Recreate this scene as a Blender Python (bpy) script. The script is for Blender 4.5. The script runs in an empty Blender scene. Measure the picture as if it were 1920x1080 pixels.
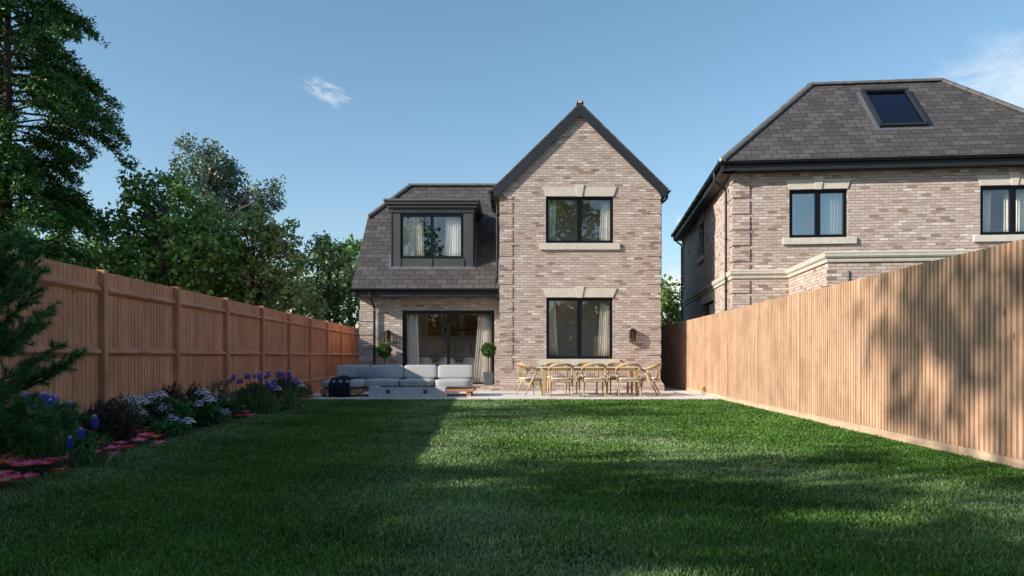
import bpy, math, random
import numpy as np
from mathutils import Vector, Matrix

random.seed(7)
rng = np.random.default_rng(11)
scene = bpy.context.scene
COL = scene.collection
F = 1484.0            # focal length in photo pixels
EYE = 1.03
HOR = 668.0
LAWN = -0.05
AZ, EL = 248.0, 25.5  # sun bearing (clockwise from +Y) and height


def W(px, py, d):
    return Vector(((px - 960) * d / F, d, EYE + (HOR - py) * d / F))


# ------------------------------------------------------------------ materials
def new_mat(name):
    m = bpy.data.materials.new(name)
    m.use_nodes = True
    nt = m.node_tree
    nt.nodes.clear()
    out = nt.nodes.new('ShaderNodeOutputMaterial')
    b = nt.nodes.new('ShaderNodeBsdfPrincipled')
    nt.links.new(b.outputs[0], out.inputs[0])
    return m, nt, b, out


def N(nt, t, **kw):
    n = nt.nodes.new(t)
    for k, v in kw.items():
        if k.startswith('i_'):
            key = k[2:]
            key = int(key) if key.isdigit() else key.replace('_', ' ')
            n.inputs[key].default_value = v
        else:
            setattr(n, k, v)
    return n


def ramp(nt, stops, fac=None, interp='LINEAR'):
    r = nt.nodes.new('ShaderNodeValToRGB')
    r.color_ramp.interpolation = interp
    el = r.color_ramp.elements
    while len(el) > 1:
        el.remove(el[-1])
    el[0].position = stops[0][0]
    el[0].color = (*stops[0][1], 1)
    for p, c in stops[1:]:
        e = el.new(p)
        e.color = (*c, 1)
    if fac is not None:
        nt.links.new(fac, r.inputs[0])
    return r


def mixc(nt, a, b, fac, mode='MIX'):
    m = nt.nodes.new('ShaderNodeMix')
    m.data_type = 'RGBA'
    m.blend_type = mode
    for sock, v in ((m.inputs[0], fac), (m.inputs[6], a), (m.inputs[7], b)):
        if hasattr(v, 'links'):
            nt.links.new(v, sock)
        elif isinstance(v, (int, float)):
            sock.default_value = v
        else:
            sock.default_value = (*v, 1)
    return m.outputs[2]


def simple(name, col, rough=0.6, var=0.12, scale=6.0, bump=0.0, metal=0.0, coord='Object', bscale=None, stretch=(1, 1, 1), spec=0.5):
    m, nt, b, out = new_mat(name)
    tc = N(nt, 'ShaderNodeTexCoord')
    mp = N(nt, 'ShaderNodeMapping')
    mp.inputs['Scale'].default_value = stretch
    nt.links.new(tc.outputs[coord], mp.inputs[0])
    no = N(nt, 'ShaderNodeTexNoise', i_Scale=scale, i_Detail=5.0, i_Roughness=0.6)
    nt.links.new(mp.outputs[0], no.inputs['Vector'])
    lo = tuple(c * (1 - var) for c in col)
    hi = tuple(min(1, c * (1 + var)) for c in col)
    r = ramp(nt, [(0.3, lo), (0.7, hi)], no.outputs[0])
    nt.links.new(r.outputs[0], b.inputs['Base Color'])
    b.inputs['Roughness'].default_value = rough
    b.inputs['Metallic'].default_value = metal
    b.inputs['Specular IOR Level'].default_value = spec
    if bump:
        n2 = N(nt, 'ShaderNodeTexNoise', i_Scale=bscale or scale * 6, i_Detail=4.0)
        nt.links.new(mp.outputs[0], n2.inputs['Vector'])
        bp = N(nt, 'ShaderNodeBump', i_Strength=bump, i_Distance=0.01)
        nt.links.new(n2.outputs[0], bp.inputs['Height'])
        nt.links.new(bp.outputs[0], b.inputs['Normal'])
    return m


def brick_mat(name='buff_brick', dark=1.0):
    m, nt, b, out = new_mat(name)
    uv = N(nt, 'ShaderNodeTexCoord')
    # slight wobble so that the bricks do not have ruler-straight arrises
    wn = N(nt, 'ShaderNodeTexNoise', i_Scale=9.0, i_Detail=2.0)
    nt.links.new(uv.outputs['UV'], wn.inputs['Vector'])
    wv = N(nt, 'ShaderNodeVectorMath', operation='MULTIPLY_ADD')
    wv.inputs[1].default_value = (0.010, 0.010, 0)
    nt.links.new(wn.outputs['Color'], wv.inputs[0])
    nt.links.new(uv.outputs['UV'], wv.inputs[2])
    bt = N(nt, 'ShaderNodeTexBrick', offset=0.5, squash=1.0, i_Scale=1.0, i_Mortar_Size=0.0075,
           i_Mortar_Smooth=0.35, i_Bias=0.0, i_Brick_Width=0.235, i_Row_Height=0.075)
    bt.inputs['Color1'].default_value = (0, 0, 0, 1)
    bt.inputs['Color2'].default_value = (1, 1, 1, 1)
    bt.inputs['Mortar'].default_value = (0.5, 0.5, 0.5, 1)
    nt.links.new(wv.outputs[0], bt.inputs['Vector'])
    cr = ramp(nt, [(0.0, (0.24, 0.165, 0.12)), (0.06, (0.31, 0.225, 0.17)), (0.11, (0.40, 0.305, 0.255)), (0.35, (0.455, 0.355, 0.305)),
                   (0.6, (0.485, 0.385, 0.335)), (0.85, (0.51, 0.415, 0.365)), (0.94, (0.57, 0.49, 0.44)), (1.0, (0.64, 0.58, 0.54))], bt.outputs['Color'])
    # long dark and pale streaks running with the courses
    mp = N(nt, 'ShaderNodeMapping')
    mp.inputs['Scale'].default_value = (2.2, 12.0, 1)
    nt.links.new(uv.outputs['UV'], mp.inputs[0])
    n1 = N(nt, 'ShaderNodeTexNoise', i_Scale=1.0, i_Detail=3.0)
    nt.links.new(mp.outputs[0], n1.inputs['Vector'])
    r1 = ramp(nt, [(0.30, (0.60, 0.54, 0.50)), (0.41, (1, 1, 1)), (1, (1, 1, 1))], n1.outputs[0])
    c = mixc(nt, cr.outputs[0], r1.outputs[0], 0.75, 'MULTIPLY')
    # whitish lime bloom in patches
    n3 = N(nt, 'ShaderNodeTexNoise', i_Scale=7.0, i_Detail=7.0, i_Roughness=0.7)
    nt.links.new(uv.outputs['UV'], n3.inputs['Vector'])
    r3 = ramp(nt, [(0.56, (0, 0, 0)), (0.66, (1, 1, 1))], n3.outputs[0])
    m3 = N(nt, 'ShaderNodeMath', operation='MULTIPLY')
    m3.inputs[1].default_value = 0.42
    nt.links.new(r3.outputs[0], m3.inputs[0])
    c = mixc(nt, c, (0.66, 0.62, 0.58), m3.outputs[0])
    # fine pitting
    n4 = N(nt, 'ShaderNodeTexNoise', i_Scale=45.0, i_Detail=4.0)
    nt.links.new(uv.outputs['UV'], n4.inputs['Vector'])
    r4 = ramp(nt, [(0.3, (0.72, 0.70, 0.68)), (0.55, (1.05, 1.05, 1.05))], n4.outputs[0])
    c = mixc(nt, c, r4.outputs[0], 0.8, 'MULTIPLY')
    c = mixc(nt, c, (0.285, 0.225, 0.18), bt.outputs['Fac'])  # mortar colour darkened to include the shade in the joints
    nt.links.new(c, b.inputs['Base Color'])
    b.inputs['Roughness'].default_value = 0.9
    b.inputs['Specular IOR Level'].default_value = 0.2
    hm = N(nt, 'ShaderNodeMath', operation='SUBTRACT')
    hm.inputs[0].default_value = 1.0
    nt.links.new(bt.outputs['Fac'], hm.inputs[1])
    ha = N(nt, 'ShaderNodeMath', operation='MULTIPLY_ADD')
    ha.inputs[1].default_value = 0.9
    nt.links.new(n4.outputs[0], ha.inputs[0])
    nt.links.new(hm.outputs[0], ha.inputs[2])
    hb = N(nt, 'ShaderNodeMath', operation='MULTIPLY_ADD')
    hb.inputs[1].default_value = 0.7
    nt.links.new(bt.outputs['Color'], hb.inputs[0])
    nt.links.new(ha.outputs[0], hb.inputs[2])
    bp = N(nt, 'ShaderNodeBump', i_Strength=1.0, i_Distance=0.014)
    nt.links.new(hb.outputs[0], bp.inputs['Height'])
    nt.links.new(bp.outputs[0], b.inputs['Normal'])
    return m


def tile_mat():
    m, nt, b, out = new_mat('slate_tile')
    uv = N(nt, 'ShaderNodeTexCoord')
    bt = N(nt, 'ShaderNodeTexBrick', offset=0.5, i_Scale=1.0, i_Mortar_Size=0.011, i_Mortar_Smooth=0.3,
           i_Bias=0.0, i_Brick_Width=0.33, i_Row_Height=0.22)
    bt.inputs['Color1'].default_value = (0, 0, 0, 1)
    bt.inputs['Color2'].default_value = (1, 1, 1, 1)
    bt.inputs['Mortar'].default_value = (0.5, 0.5, 0.5, 1)
    nt.links.new(uv.outputs['UV'], bt.inputs['Vector'])
    cr = ramp(nt, [(0, (0.044, 0.039, 0.037)), (0.5, (0.062, 0.055, 0.052)), (1, (0.084, 0.075, 0.070))], bt.outputs['Color'])
    n1 = N(nt, 'ShaderNodeTexNoise', i_Scale=9.0, i_Detail=7.0, i_Roughness=0.7)
    nt.links.new(uv.outputs['UV'], n1.inputs['Vector'])
    r1 = ramp(nt, [(0.3, (0.7, 0.7, 0.7)), (0.7, (1.25, 1.22, 1.2))], n1.outputs[0])
    c = mixc(nt, cr.outputs[0], r1.outputs[0], 1.0, 'MULTIPLY')
    c = mixc(nt, c, (0.016, 0.014, 0.014), bt.outputs['Fac'])
    # pale worn line on the tail of every course
    sx = N(nt, 'ShaderNodeSeparateXYZ')
    nt.links.new(uv.outputs['UV'], sx.inputs[0])
    md = N(nt, 'ShaderNodeMath', operation='PINGPONG')
    md.inputs[1].default_value = 0.22
    mo = N(nt, 'ShaderNodeMath', operation='FLOORED_MODULO')
    mo.inputs[1].default_value = 0.22
    nt.links.new(sx.outputs[1], mo.inputs[0])
    nt.links.new(c, b.inputs['Base Color'])
    b.inputs['Roughness'].default_value = 0.75
    b.inputs['Specular IOR Level'].default_value = 0.35
    # each course tilts: height falls up the slope, jumps at the lap
    h = N(nt, 'ShaderNodeMath', operation='MULTIPLY')
    h.inputs[1].default_value = -2.0
    nt.links.new(mo.outputs[0], h.inputs[0])
    h2 = N(nt, 'ShaderNodeMath', operation='MULTIPLY_ADD')
    h2.inputs[1].default_value = -0.5
    nt.links.new(bt.outputs['Fac'], h2.inputs[0])
    nt.links.new(h.outputs[0], h2.inputs[2])
    h3 = N(nt, 'ShaderNodeMath', operation='MULTIPLY_ADD')
    h3.inputs[1].default_value = 0.35
    nt.links.new(n1.outputs[0], h3.inputs[0])
    nt.links.new(h2.outputs[0], h3.inputs[2])
    bp = N(nt, 'ShaderNodeBump', i_Strength=0.9, i_Distance=0.018)
    nt.links.new(h3.outputs[0], bp.inputs['Height'])
    nt.links.new(bp.outputs[0], b.inputs['Normal'])
    return m


def wood_mat(name, c1, c2, c3, axis='Z', grain=1.0, rough=0.75, island=True):
    """axis: direction the grain runs in"""
    m, nt, b, out = new_mat(name)
    tc = N(nt, 'ShaderNodeTexCoord')
    mp = N(nt, 'ShaderNodeMapping')
    s = {'X': (0.8, 14, 14), 'Y': (14, 0.8, 14), 'Z': (14, 14, 0.8)}[axis]
    mp.inputs['Scale'].default_value = tuple(v * grain for v in s)
    nt.links.new(tc.outputs['Object'], mp.inputs[0])
    if island:
        g = N(nt, 'ShaderNodeNewGeometry')
        sc = N(nt, 'ShaderNodeMath', operation='MULTIPLY')
        sc.inputs[1].default_value = 37.0
        nt.links.new(g.outputs['Random Per Island'], sc.inputs[0])
        cb = N(nt, 'ShaderNodeCombineXYZ')
        for k in range(3):
            nt.links.new(sc.outputs[0], cb.inputs[k])
        nt.links.new(cb.outputs[0], mp.inputs['Location'])
    n1 = N(nt, 'ShaderNodeTexNoise', i_Scale=1.0, i_Detail=6.0, i_Roughness=0.6, i_Distortion=0.5)
    nt.links.new(mp.outputs[0], n1.inputs['Vector'])
    r = ramp(nt, [(0.30, c1), (0.5, c2), (0.68, c3)], n1.outputs[0])
    c = r.outputs[0]
    if island:
        rr = ramp(nt, [(0, (0.90, 0.90, 0.89)), (1, (1.08, 1.075, 1.07))], g.outputs['Random Per Island'])
        c = mixc(nt, c, rr.outputs[0], 1.0, 'MULTIPLY')
    # broad blotches
    n2 = N(nt, 'ShaderNodeTexNoise', i_Scale=1.7, i_Detail=3.0)
    nt.links.new(tc.outputs['Object'], n2.inputs['Vector'])
    r2 = ramp(nt, [(0.3, (0.86, 0.85, 0.84)), (0.7, (1.1, 1.1, 1.1))], n2.outputs[0])
    c = mixc(nt, c, r2.outputs[0], 1.0, 'MULTIPLY')
    if name.startswith('cedar') or name.startswith('larch'):
        # scattered knots and a little dirt
        mk = N(nt, 'ShaderNodeMapping')
        mk.inputs['Scale'].default_value = {'X': (1.2, 2.6, 2.6), 'Y': (2.6, 1.2, 2.6), 'Z': (2.6, 2.6, 1.2)}[axis]
        nt.links.new(tc.outputs['Object'], mk.inputs[0])
        vo = N(nt, 'ShaderNodeTexVoronoi', i_Scale=1.1)
        nt.links.new(mk.outputs[0], vo.inputs['Vector'])
        rk = ramp(nt, [(0.0, (0.30, 0.22, 0.18)), (0.035, (0.42, 0.33, 0.28)), (0.07, (1, 1, 1))], vo.outputs['Distance'])
        c = mixc(nt, c, rk.outputs[0], 0.85, 'MULTIPLY')
        nd = N(nt, 'ShaderNodeTexNoise', i_Scale=5.0, i_Detail=6.0, i_Roughness=0.7)
        nt.links.new(tc.outputs['Object'], nd.inputs['Vector'])
        rd = ramp(nt, [(0.34, (0.80, 0.78, 0.76)), (0.5, (1, 1, 1))], nd.outputs[0])
        c = mixc(nt, c, rd.outputs[0], 0.7, 'MULTIPLY')
    nt.links.new(c, b.inputs['Base Color'])
    b.inputs['Roughness'].default_value = rough
    b.inputs['Specular IOR Level'].default_value = 0.3
    bp = N(nt, 'ShaderNodeBump', i_Strength=0.35, i_Distance=0.004)
    nt.links.new(n1.outputs[0], bp.inputs['Height'])
    nt.links.new(bp.outputs[0], b.inputs['Normal'])
    return m


def leaf_mat(name, c1, c2, c3, trans=0.25, rough=0.5, spec=0.4):
    m, nt, b, out = new_mat(name)
    g = N(nt, 'ShaderNodeNewGeometry')
    r = ramp(nt, [(0, c1), (0.55, c2), (1, c3)], g.outputs['Random Per Island'])
    nt.links.new(r.outputs[0], b.inputs['Base Color'])
    b.inputs['Roughness'].default_value = rough
    b.inputs['Specular IOR Level'].default_value = spec
    tr = N(nt, 'ShaderNodeBsdfTranslucent')
    t2 = mixc(nt, r.outputs[0], (0.9, 1.0, 0.35), 0.5, 'MULTIPLY')
    nt.links.new(t2, tr.inputs[0])
    mx = N(nt, 'ShaderNodeMixShader')
    mx.inputs[0].default_value = trans
    nt.links.new(b.outputs[0], mx.inputs[1])
    nt.links.new(tr.outputs[0], mx.inputs[2])
    nt.links.new(mx.outputs[0], out.inputs[0])
    return m


def attr_mat(name, attr='Col', trans=0.2, rough=0.5, spec=0.3):
    m, nt, b, out = new_mat(name)
    a = N(nt, 'ShaderNodeAttribute', attribute_name=attr)
    nt.links.new(a.outputs['Color'], b.inputs['Base Color'])
    b.inputs['Roughness'].default_value = rough
    b.inputs['Specular IOR Level'].default_value = spec
    if trans:
        tr = N(nt, 'ShaderNodeBsdfTranslucent')
        nt.links.new(a.outputs['Color'], tr.inputs[0])
        mx = N(nt, 'ShaderNodeMixShader')
        mx.inputs[0].default_value = trans
        nt.links.new(b.outputs[0], mx.inputs[1])
        nt.links.new(tr.outputs[0], mx.inputs[2])
        nt.links.new(mx.outputs[0], out.inputs[0])
    return m


def glass_mat(name, tint=(0.97, 0.975, 0.97), base=0.095):
    m, nt, b, out = new_mat(name)
    nt.nodes.remove(b)
    t = N(nt, 'ShaderNodeBsdfTransparent')
    t.inputs[0].default_value = (*tint, 1)
    gl = N(nt, 'ShaderNodeBsdfGlossy')
    gl.inputs['Roughness'].default_value = 0.0
    gl.inputs['Color'].default_value = (0.95, 0.97, 1.0, 1)
    lw = N(nt, 'ShaderNodeLayerWeight', i_Blend=0.5)
    pw = N(nt, 'ShaderNodeMath', operation='POWER')
    pw.inputs[1].default_value = 5.0
    nt.links.new(lw.outputs['Facing'], pw.inputs[0])
    ad = N(nt, 'ShaderNodeMath', operation='MULTIPLY_ADD', use_clamp=True)
    ad.inputs[1].default_value = 0.8
    ad.inputs[2].default_value = base
    nt.links.new(pw.outputs[0], ad.inputs[0])
    mx = N(nt, 'ShaderNodeMixShader')
    nt.links.new(ad.outputs[0], mx.inputs[0])
    nt.links.new(t.outputs[0], mx.inputs[1])
    nt.links.new(gl.outputs[0], mx.inputs[2])
    nt.links.new(mx.outputs[0], out.inputs[0])
    return m


M = {}
M['brick'] = brick_mat()
M['tile'] = tile_mat()
M['ridge'] = simple('ridge_tile', (0.085, 0.078, 0.073), 0.8, 0.3, 5, 0.4)
M['stone'] = simple('cast_stone', (0.50, 0.45, 0.375), 0.85, 0.10, 7, 0.35, bscale=60)
M['anthracite'] = simple('anthracite_paint', (0.012, 0.013, 0.016), 0.55, 0.06, 3)
M['frame'] = simple('black_frame', (0.005, 0.006, 0.008), 0.4, 0.05, 3, spec=0.25)
M['zinc'] = simple('grey_zinc', (0.062, 0.060, 0.062), 0.5, 0.10, 1.2, metal=0.2)
M['lead'] = simple('lead', (0.085, 0.088, 0.10), 0.6, 0.25, 8, 0.2)
M['gutter'] = simple('gutter_plastic', (0.009, 0.010, 0.013), 0.35, 0.05, 3, spec=0.35)
M['mortar'] = simple('mortar', (0.48, 0.38, 0.30), 0.9, 0.1, 20)
M['glass'] = glass_mat('window_glass')
M['glass_door'] = glass_mat('door_glass', (1.0, 1.0, 1.0), 0.065)
M['glass_sky'] = glass_mat('reflective_glass', (0.75, 0.8, 0.82), 0.27)
M['skyglass'] = glass_mat('skylight_glass', (0.35, 0.38, 0.5), 0.03)
M['lampglass'] = glass_mat('lantern_glass', (0.75, 0.70, 0.66), 0.02)
M['plaster'] = simple('interior_plaster', (0.88, 0.80, 0.73), 0.9, 0.05, 3)
M['plaster_dark'] = simple('interior_dark_plaster', (0.84, 0.76, 0.71), 0.9, 0.05, 3)
M['intfloor'] = simple('interior_floor', (0.55, 0.47, 0.40), 0.5, 0.15, 3)
M['walnut'] = wood_mat('walnut_front', (0.16, 0.055, 0.02), (0.34, 0.13, 0.05), (0.50, 0.22, 0.10), 'X', 1.0, 0.45, False)
M['splash'] = simple('marble_splashback', (0.80, 0.72, 0.66), 0.4, 0.25, 4)
M['cabinet'] = simple('cabinet_olive', (0.55, 0.52, 0.40), 0.6, 0.05, 3)
M['black'] = simple('black_metal', (0.012, 0.012, 0.013), 0.4, 0.05, 3)
M['copper'] = simple('copper_brown', (0.16, 0.07, 0.035), 0.35, 0.1, 3, metal=0.6)
M['bulb'] = simple('amber_tube', (0.26, 0.13, 0.06), 0.3, 0.1, 30)
M['curtain'] = simple('cream_curtain', (0.86, 0.80, 0.70), 0.95, 0.06, 30, 0.2, bscale=300)
M['white_shell'] = simple('white_upholstery', (0.66, 0.63, 0.57), 0.9, 0.05, 20)
M['paving'] = simple('pale_paving', (0.60, 0.545, 0.49), 0.8, 0.14, 3.5, 0.2)
M['concrete'] = simple('speckled_concrete', (0.44, 0.43, 0.44), 0.85, 0.22, 22, 0.35)
M['charcoal'] = simple('charcoal_lava', (0.012, 0.012, 0.014), 0.9, 0.3, 30, 0.6)
M['pot'] = simple('slate_grey_pot', (0.075, 0.08, 0.085), 0.8, 0.25, 12, 0.4)
M['soil'] = simple('dark_soil', (0.028, 0.020, 0.014), 0.95, 0.4, 9, 0.8)
M['turf'] = simple('turf_base', (0.010, 0.022, 0.007), 0.95, 0.4, 12, 0.6)
M['field'] = simple('field_grass', (0.035, 0.06, 0.02), 0.95, 0.35, 0.8, 0.5)
M['steel'] = simple('brushed_steel', (0.10, 0.11, 0.11), 0.4, 0.1, 8, metal=0.7)
M['cedar_l'] = wood_mat('cedar_board', (0.42, 0.170, 0.088), (0.55, 0.245, 0.135), (0.64, 0.32, 0.19), 'Z', 1.3)
M['cedar_rail'] = wood_mat('cedar_rail', (0.40, 0.165, 0.086), (0.53, 0.238, 0.130), (0.62, 0.31, 0.185), 'Y', 1.3)
M['larch'] = wood_mat('larch_batten', (0.40, 0.235, 0.140), (0.50, 0.315, 0.195), (0.575, 0.385, 0.255), 'Z', 1.3)
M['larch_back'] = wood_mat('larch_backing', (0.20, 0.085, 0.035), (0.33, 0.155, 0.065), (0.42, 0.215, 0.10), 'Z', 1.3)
M['larch_rail'] = wood_mat('larch_gravel_board', (0.42, 0.29, 0.19), (0.51, 0.365, 0.245), (0.58, 0.43, 0.30), 'Y', 1.3)
M['teak'] = wood_mat('teak_base', (0.27, 0.12, 0.05), (0.42, 0.20, 0.085), (0.52, 0.27, 0.125), 'X', 1.5)
M['oak'] = wood_mat('pale_oak', (0.33, 0.215, 0.105), (0.44, 0.30, 0.155), (0.52, 0.37, 0.205), 'Z', 1.5, 0.5)
M['tabletop'] = simple('pale_table_top', (0.50, 0.44, 0.34), 0.6, 0.06, 10)
M['cushion'] = None
M['bark'] = simple('bark', (0.075, 0.052, 0.036), 0.95, 0.35, 6, 0.9, stretch=(3, 3, 0.6))
M['bark_pale'] = simple('pale_bark', (0.075, 0.062, 0.052), 0.95, 0.3, 6, 0.8, stretch=(3, 3, 0.6))
M['conifer'] = leaf_mat('conifer_sprays', (0.020, 0.072, 0.014), (0.042, 0.13, 0.026), (0.11, 0.25, 0.055), 0.15)
M['maple'] = leaf_mat('maple_leaves', (0.055, 0.13, 0.028), (0.12, 0.25, 0.055), (0.27, 0.44, 0.13), 0.28)
M['gum'] = leaf_mat('grey_green_leaves', (0.07, 0.12, 0.085), (0.12, 0.18, 0.125), (0.20, 0.27, 0.19), 0.15)
M['lime'] = leaf_mat('light_green_leaves', (0.10, 0.155, 0.045), (0.23, 0.30, 0.10), (0.50, 0.55, 0.28), 0.3)
M['bluegreen'] = leaf_mat('mid_green_leaves', (0.075, 0.145, 0.052), (0.16, 0.26, 0.095), (0.36, 0.46, 0.20), 0.22)
M['brightgreen'] = leaf_mat('bright_green_leaves', (0.06, 0.13, 0.02), (0.11, 0.21, 0.035), (0.17, 0.29, 0.06), 0.35)
M['pine'] = leaf_mat('pine_needles', (0.024, 0.085, 0.022), (0.05, 0.15, 0.036), (0.11, 0.26, 0.06), 0.12)
M['topiary'] = leaf_mat('bay_leaves', (0.03, 0.085, 0.015), (0.06, 0.15, 0.025), (0.12, 0.24, 0.05), 0.25)
M['shrubleaf'] = leaf_mat('shrub_leaves', (0.03, 0.085, 0.022), (0.06, 0.15, 0.04), (0.13, 0.25, 0.08), 0.25)
M['heather'] = leaf_mat('dark_heather', (0.05, 0.038, 0.030), (0.10, 0.075, 0.056), (0.17, 0.14, 0.095), 0.1)
M['lilac'] = leaf_mat('lilac_florets', (0.38, 0.31, 0.42), (0.74, 0.68, 0.78), (0.96, 0.92, 0.97), 0.25)
M['muscari'] = attr_mat('blue_florets', trans=0.2)
M['gazania'] = attr_mat('pink_petals', trans=0.3)
M['grassblade'] = attr_mat('grass_blades', trans=0.25, rough=0.45, spec=0.25)


def fabric_mat(name, col, stripe=0.12):
    m, nt, b, out = new_mat(name)
    tc = N(nt, 'ShaderNodeTexCoord')
    wv = N(nt, 'ShaderNodeTexWave', i_Scale=7.0, i_Distortion=0.4, i_Detail=1.0)
    wv.bands_direction = 'X'
    nt.links.new(tc.outputs['Object'], wv.inputs[0])
    no = N(nt, 'ShaderNodeTexNoise', i_Scale=80.0, i_Detail=3.0)
    nt.links.new(tc.outputs['Object'], no.inputs['Vector'])
    r = ramp(nt, [(0, tuple(c * (1 - stripe) for c in col)), (0.5, col)], wv.outputs[0])
    r2 = ramp(nt, [(0.3, (0.88, 0.88, 0.88)), (0.7, (1.06, 1.06, 1.06))], no.outputs[0])
    c = mixc(nt, r.outputs[0], r2.outputs[0], 1.0, 'MULTIPLY')
    nt.links.new(c, b.inputs['Base Color'])
    b.inputs['Roughness'].default_value = 0.95
    b.inputs['Specular IOR Level'].default_value = 0.1
    bp = N(nt, 'ShaderNodeBump', i_Strength=0.3, i_Distance=0.003)
    nt.links.new(no.outputs[0], bp.inputs['Height'])
    nt.links.new(bp.outputs[0], b.inputs['Normal'])
    return m


M['cushion'] = fabric_mat('grey_cushion_fabric', (0.385, 0.375, 0.36))
M['seatpad'] = fabric_mat('white_seat_pad', (0.66, 0.63, 0.60))
M['scatter'] = fabric_mat('slate_grey_fabric', (0.24, 0.24, 0.255), 0.05)
M['throw'] = fabric_mat('navy_throw', (0.016, 0.020, 0.034))


# ------------------------------------------------------------------ mesh helpers
def base_of(o):
    return Vector(o['base_xyz']) if o is not None and 'base_xyz' in o else Vector((0, 0, 0))


def thing(name, label, cat, base=(0, 0, 0), group=None):
    o = bpy.data.objects.new(name, None)
    o.empty_display_size = 0.2
    COL.objects.link(o)
    o.location = base
    o['base_xyz'] = list(base)
    o['label'] = label
    o['category'] = cat
    if group:
        o['group'] = group
    return o


def finish_things():
    for o in bpy.data.objects:
        if 'base_xyz' in o:
            del o['base_xyz']


def uv_project(me):
    """metric box projection: u along the horizontal tangent, v up the slope"""
    nf = len(me.polygons)
    if nf == 0:
        return
    uvl = me.uv_layers.new(name='UVMap')
    co = np.empty(len(me.vertices) * 3)
    me.vertices.foreach_get('co', co)
    co = co.reshape(-1, 3)
    nn = np.empty(nf * 3)
    me.polygons.foreach_get('normal', nn)
    nn = nn.reshape(-1, 3)
    tot = np.empty(nf, dtype=np.int32)
    me.polygons.foreach_get('loop_total', tot)
    li = np.empty(len(me.loops), dtype=np.int32)
    me.loops.foreach_get('vertex_index', li)
    n = np.repeat(nn, tot, axis=0)
    p = co[li]
    flat = np.abs(n[:, 2]) > 0.93
    u = np.stack([-n[:, 1], n[:, 0], np.zeros(len(n))], 1)
    ln = np.linalg.norm(u, axis=1)
    ln[ln < 1e-6] = 1
    u = u / ln[:, None]
    u[flat] = (1, 0, 0)
    v = np.cross(n, u)
    v[flat] = (0, 1, 0)
    uv = np.stack([(p * u).sum(1), (p * v).sum(1)], 1)
    uvl.data.foreach_set('uv', uv.ravel().astype(np.float32))


class MB:
    def __init__(self):
        self.v = []
        self.f = []

    def add(self, vs, fs):
        o = len(self.v)
        self.v += [tuple(p) for p in vs]
        self.f += [tuple(i + o for i in f) for f in fs]
        return self

    def hexa(self, p):
        """8 corners: bottom 4 ccw, top 4 ccw"""
        return self.add(p, [(3, 2, 1, 0), (4, 5, 6, 7), (0, 1, 5, 4), (1, 2, 6, 5), (2, 3, 7, 6), (3, 0, 4, 7)])

    def box(self, x0, x1, y0, y1, z0, z1):
        return self.hexa([(x0, y0, z0), (x1, y0, z0), (x1, y1, z0), (x0, y1, z0),
                          (x0, y0, z1), (x1, y0, z1), (x1, y1, z1), (x0, y1, z1)])

    def poly(self, pts):
        return self.add(pts, [tuple(range(len(pts)))])

    def prism(self, pts, off):
        """extrude polygon (outward-facing, ccw) by vector off"""
        n = len(pts)
        off = Vector(off)
        a = [Vector(p) for p in pts]
        b_ = [p + off for p in a]
        fs = [tuple(range(n)), tuple(range(2 * n - 1, n - 1, -1))]
        for i in range(n):
            j = (i + 1) % n
            fs.append((j, i, i + n, j + n))
        return self.add(a + b_, fs)

    def tube(self, pts, r, n=8, caps=True, flat=None):
        """swept tube; r scalar or list; flat=(ra, rb, up) elliptical section"""
        pts = [Vector(p) for p in pts]
        k = len(pts)
        rs = r if isinstance(r, (list, tuple)) else [r] * k
        o = len(self.v)
        prev = None
        for i, p in enumerate(pts):
            t = (pts[min(i + 1, k - 1)] - pts[max(i - 1, 0)])
            if t.length < 1e-9:
                t = Vector((0, 0, 1))
            t.normalize()
            if flat:
                up = Vector(flat[2])
                a = t.cross(up)
                if a.length < 1e-3:
                    a = t.cross(Vector((1, 0, 0)))
                a.normalize()
                c = a.cross(t).normalized()
                ra, rb = flat[0], flat[1]
            else:
                if prev is None:
                    a = t.orthogonal().normalized()
                else:
                    a = (prev - t * prev.dot(t))
                    a = a.normalized() if a.length > 1e-6 else t.orthogonal().normalized()
                prev = a
                c = t.cross(a)
                ra = rb = rs[i]
            for j in range(n):
                an = 2 * math.pi * j / n + (math.pi / n)
                self.v.append(tuple(p + a * (math.cos(an) * ra) + c * (math.sin(an) * rb)))
        for i in range(k - 1):
            for j in range(n):
                q = (j + 1) % n
                self.f.append((o + i * n + j, o + i * n + q, o + (i + 1) * n + q, o + (i + 1) * n + j))
        if caps:
            self.f.append(tuple(o + j for j in range(n - 1, -1, -1)))
            self.f.append(tuple(o + (k - 1) * n + j for j in range(n)))
        return self

    def build(self, name, mat, parent=None, smooth=False, bevel=0, label=None, uv=True, fixn=True):
        b = base_of(parent)
        me = bpy.data.meshes.new(name)
        me.from_pydata([(x - b.x, y - b.y, z - b.z) for x, y, z in self.v], [], self.f)
        me.update()
        if fixn:
            import bmesh
            bm = bmesh.new()
            bm.from_mesh(me)
            bmesh.ops.recalc_face_normals(bm, faces=bm.faces)
            bm.to_mesh(me)
            bm.free()
        if uv:
            # UVs in world metres: shift back so that bricks keep their courses
            if b.length > 0:
                me.transform(Matrix.Translation(b))
                uv_project(me)
                me.transform(Matrix.Translation(-b))
            else:
                uv_project(me)
        me.materials.append(mat)
        if smooth:
            me.polygons.foreach_set('use_smooth', [True] * len(me.polygons))
        o = bpy.data.objects.new(name, me)
        COL.objects.link(o)
        if parent is not None:
            o.parent = parent
            o['base_xyz'] = list(b)
        if bevel:
            bv = o.modifiers.new('bevel', 'BEVEL')
            bv.width = bevel
            bv.segments = 2
            bv.limit_method = 'ANGLE'
        if label:
            o['label'] = label
        return o


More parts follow.
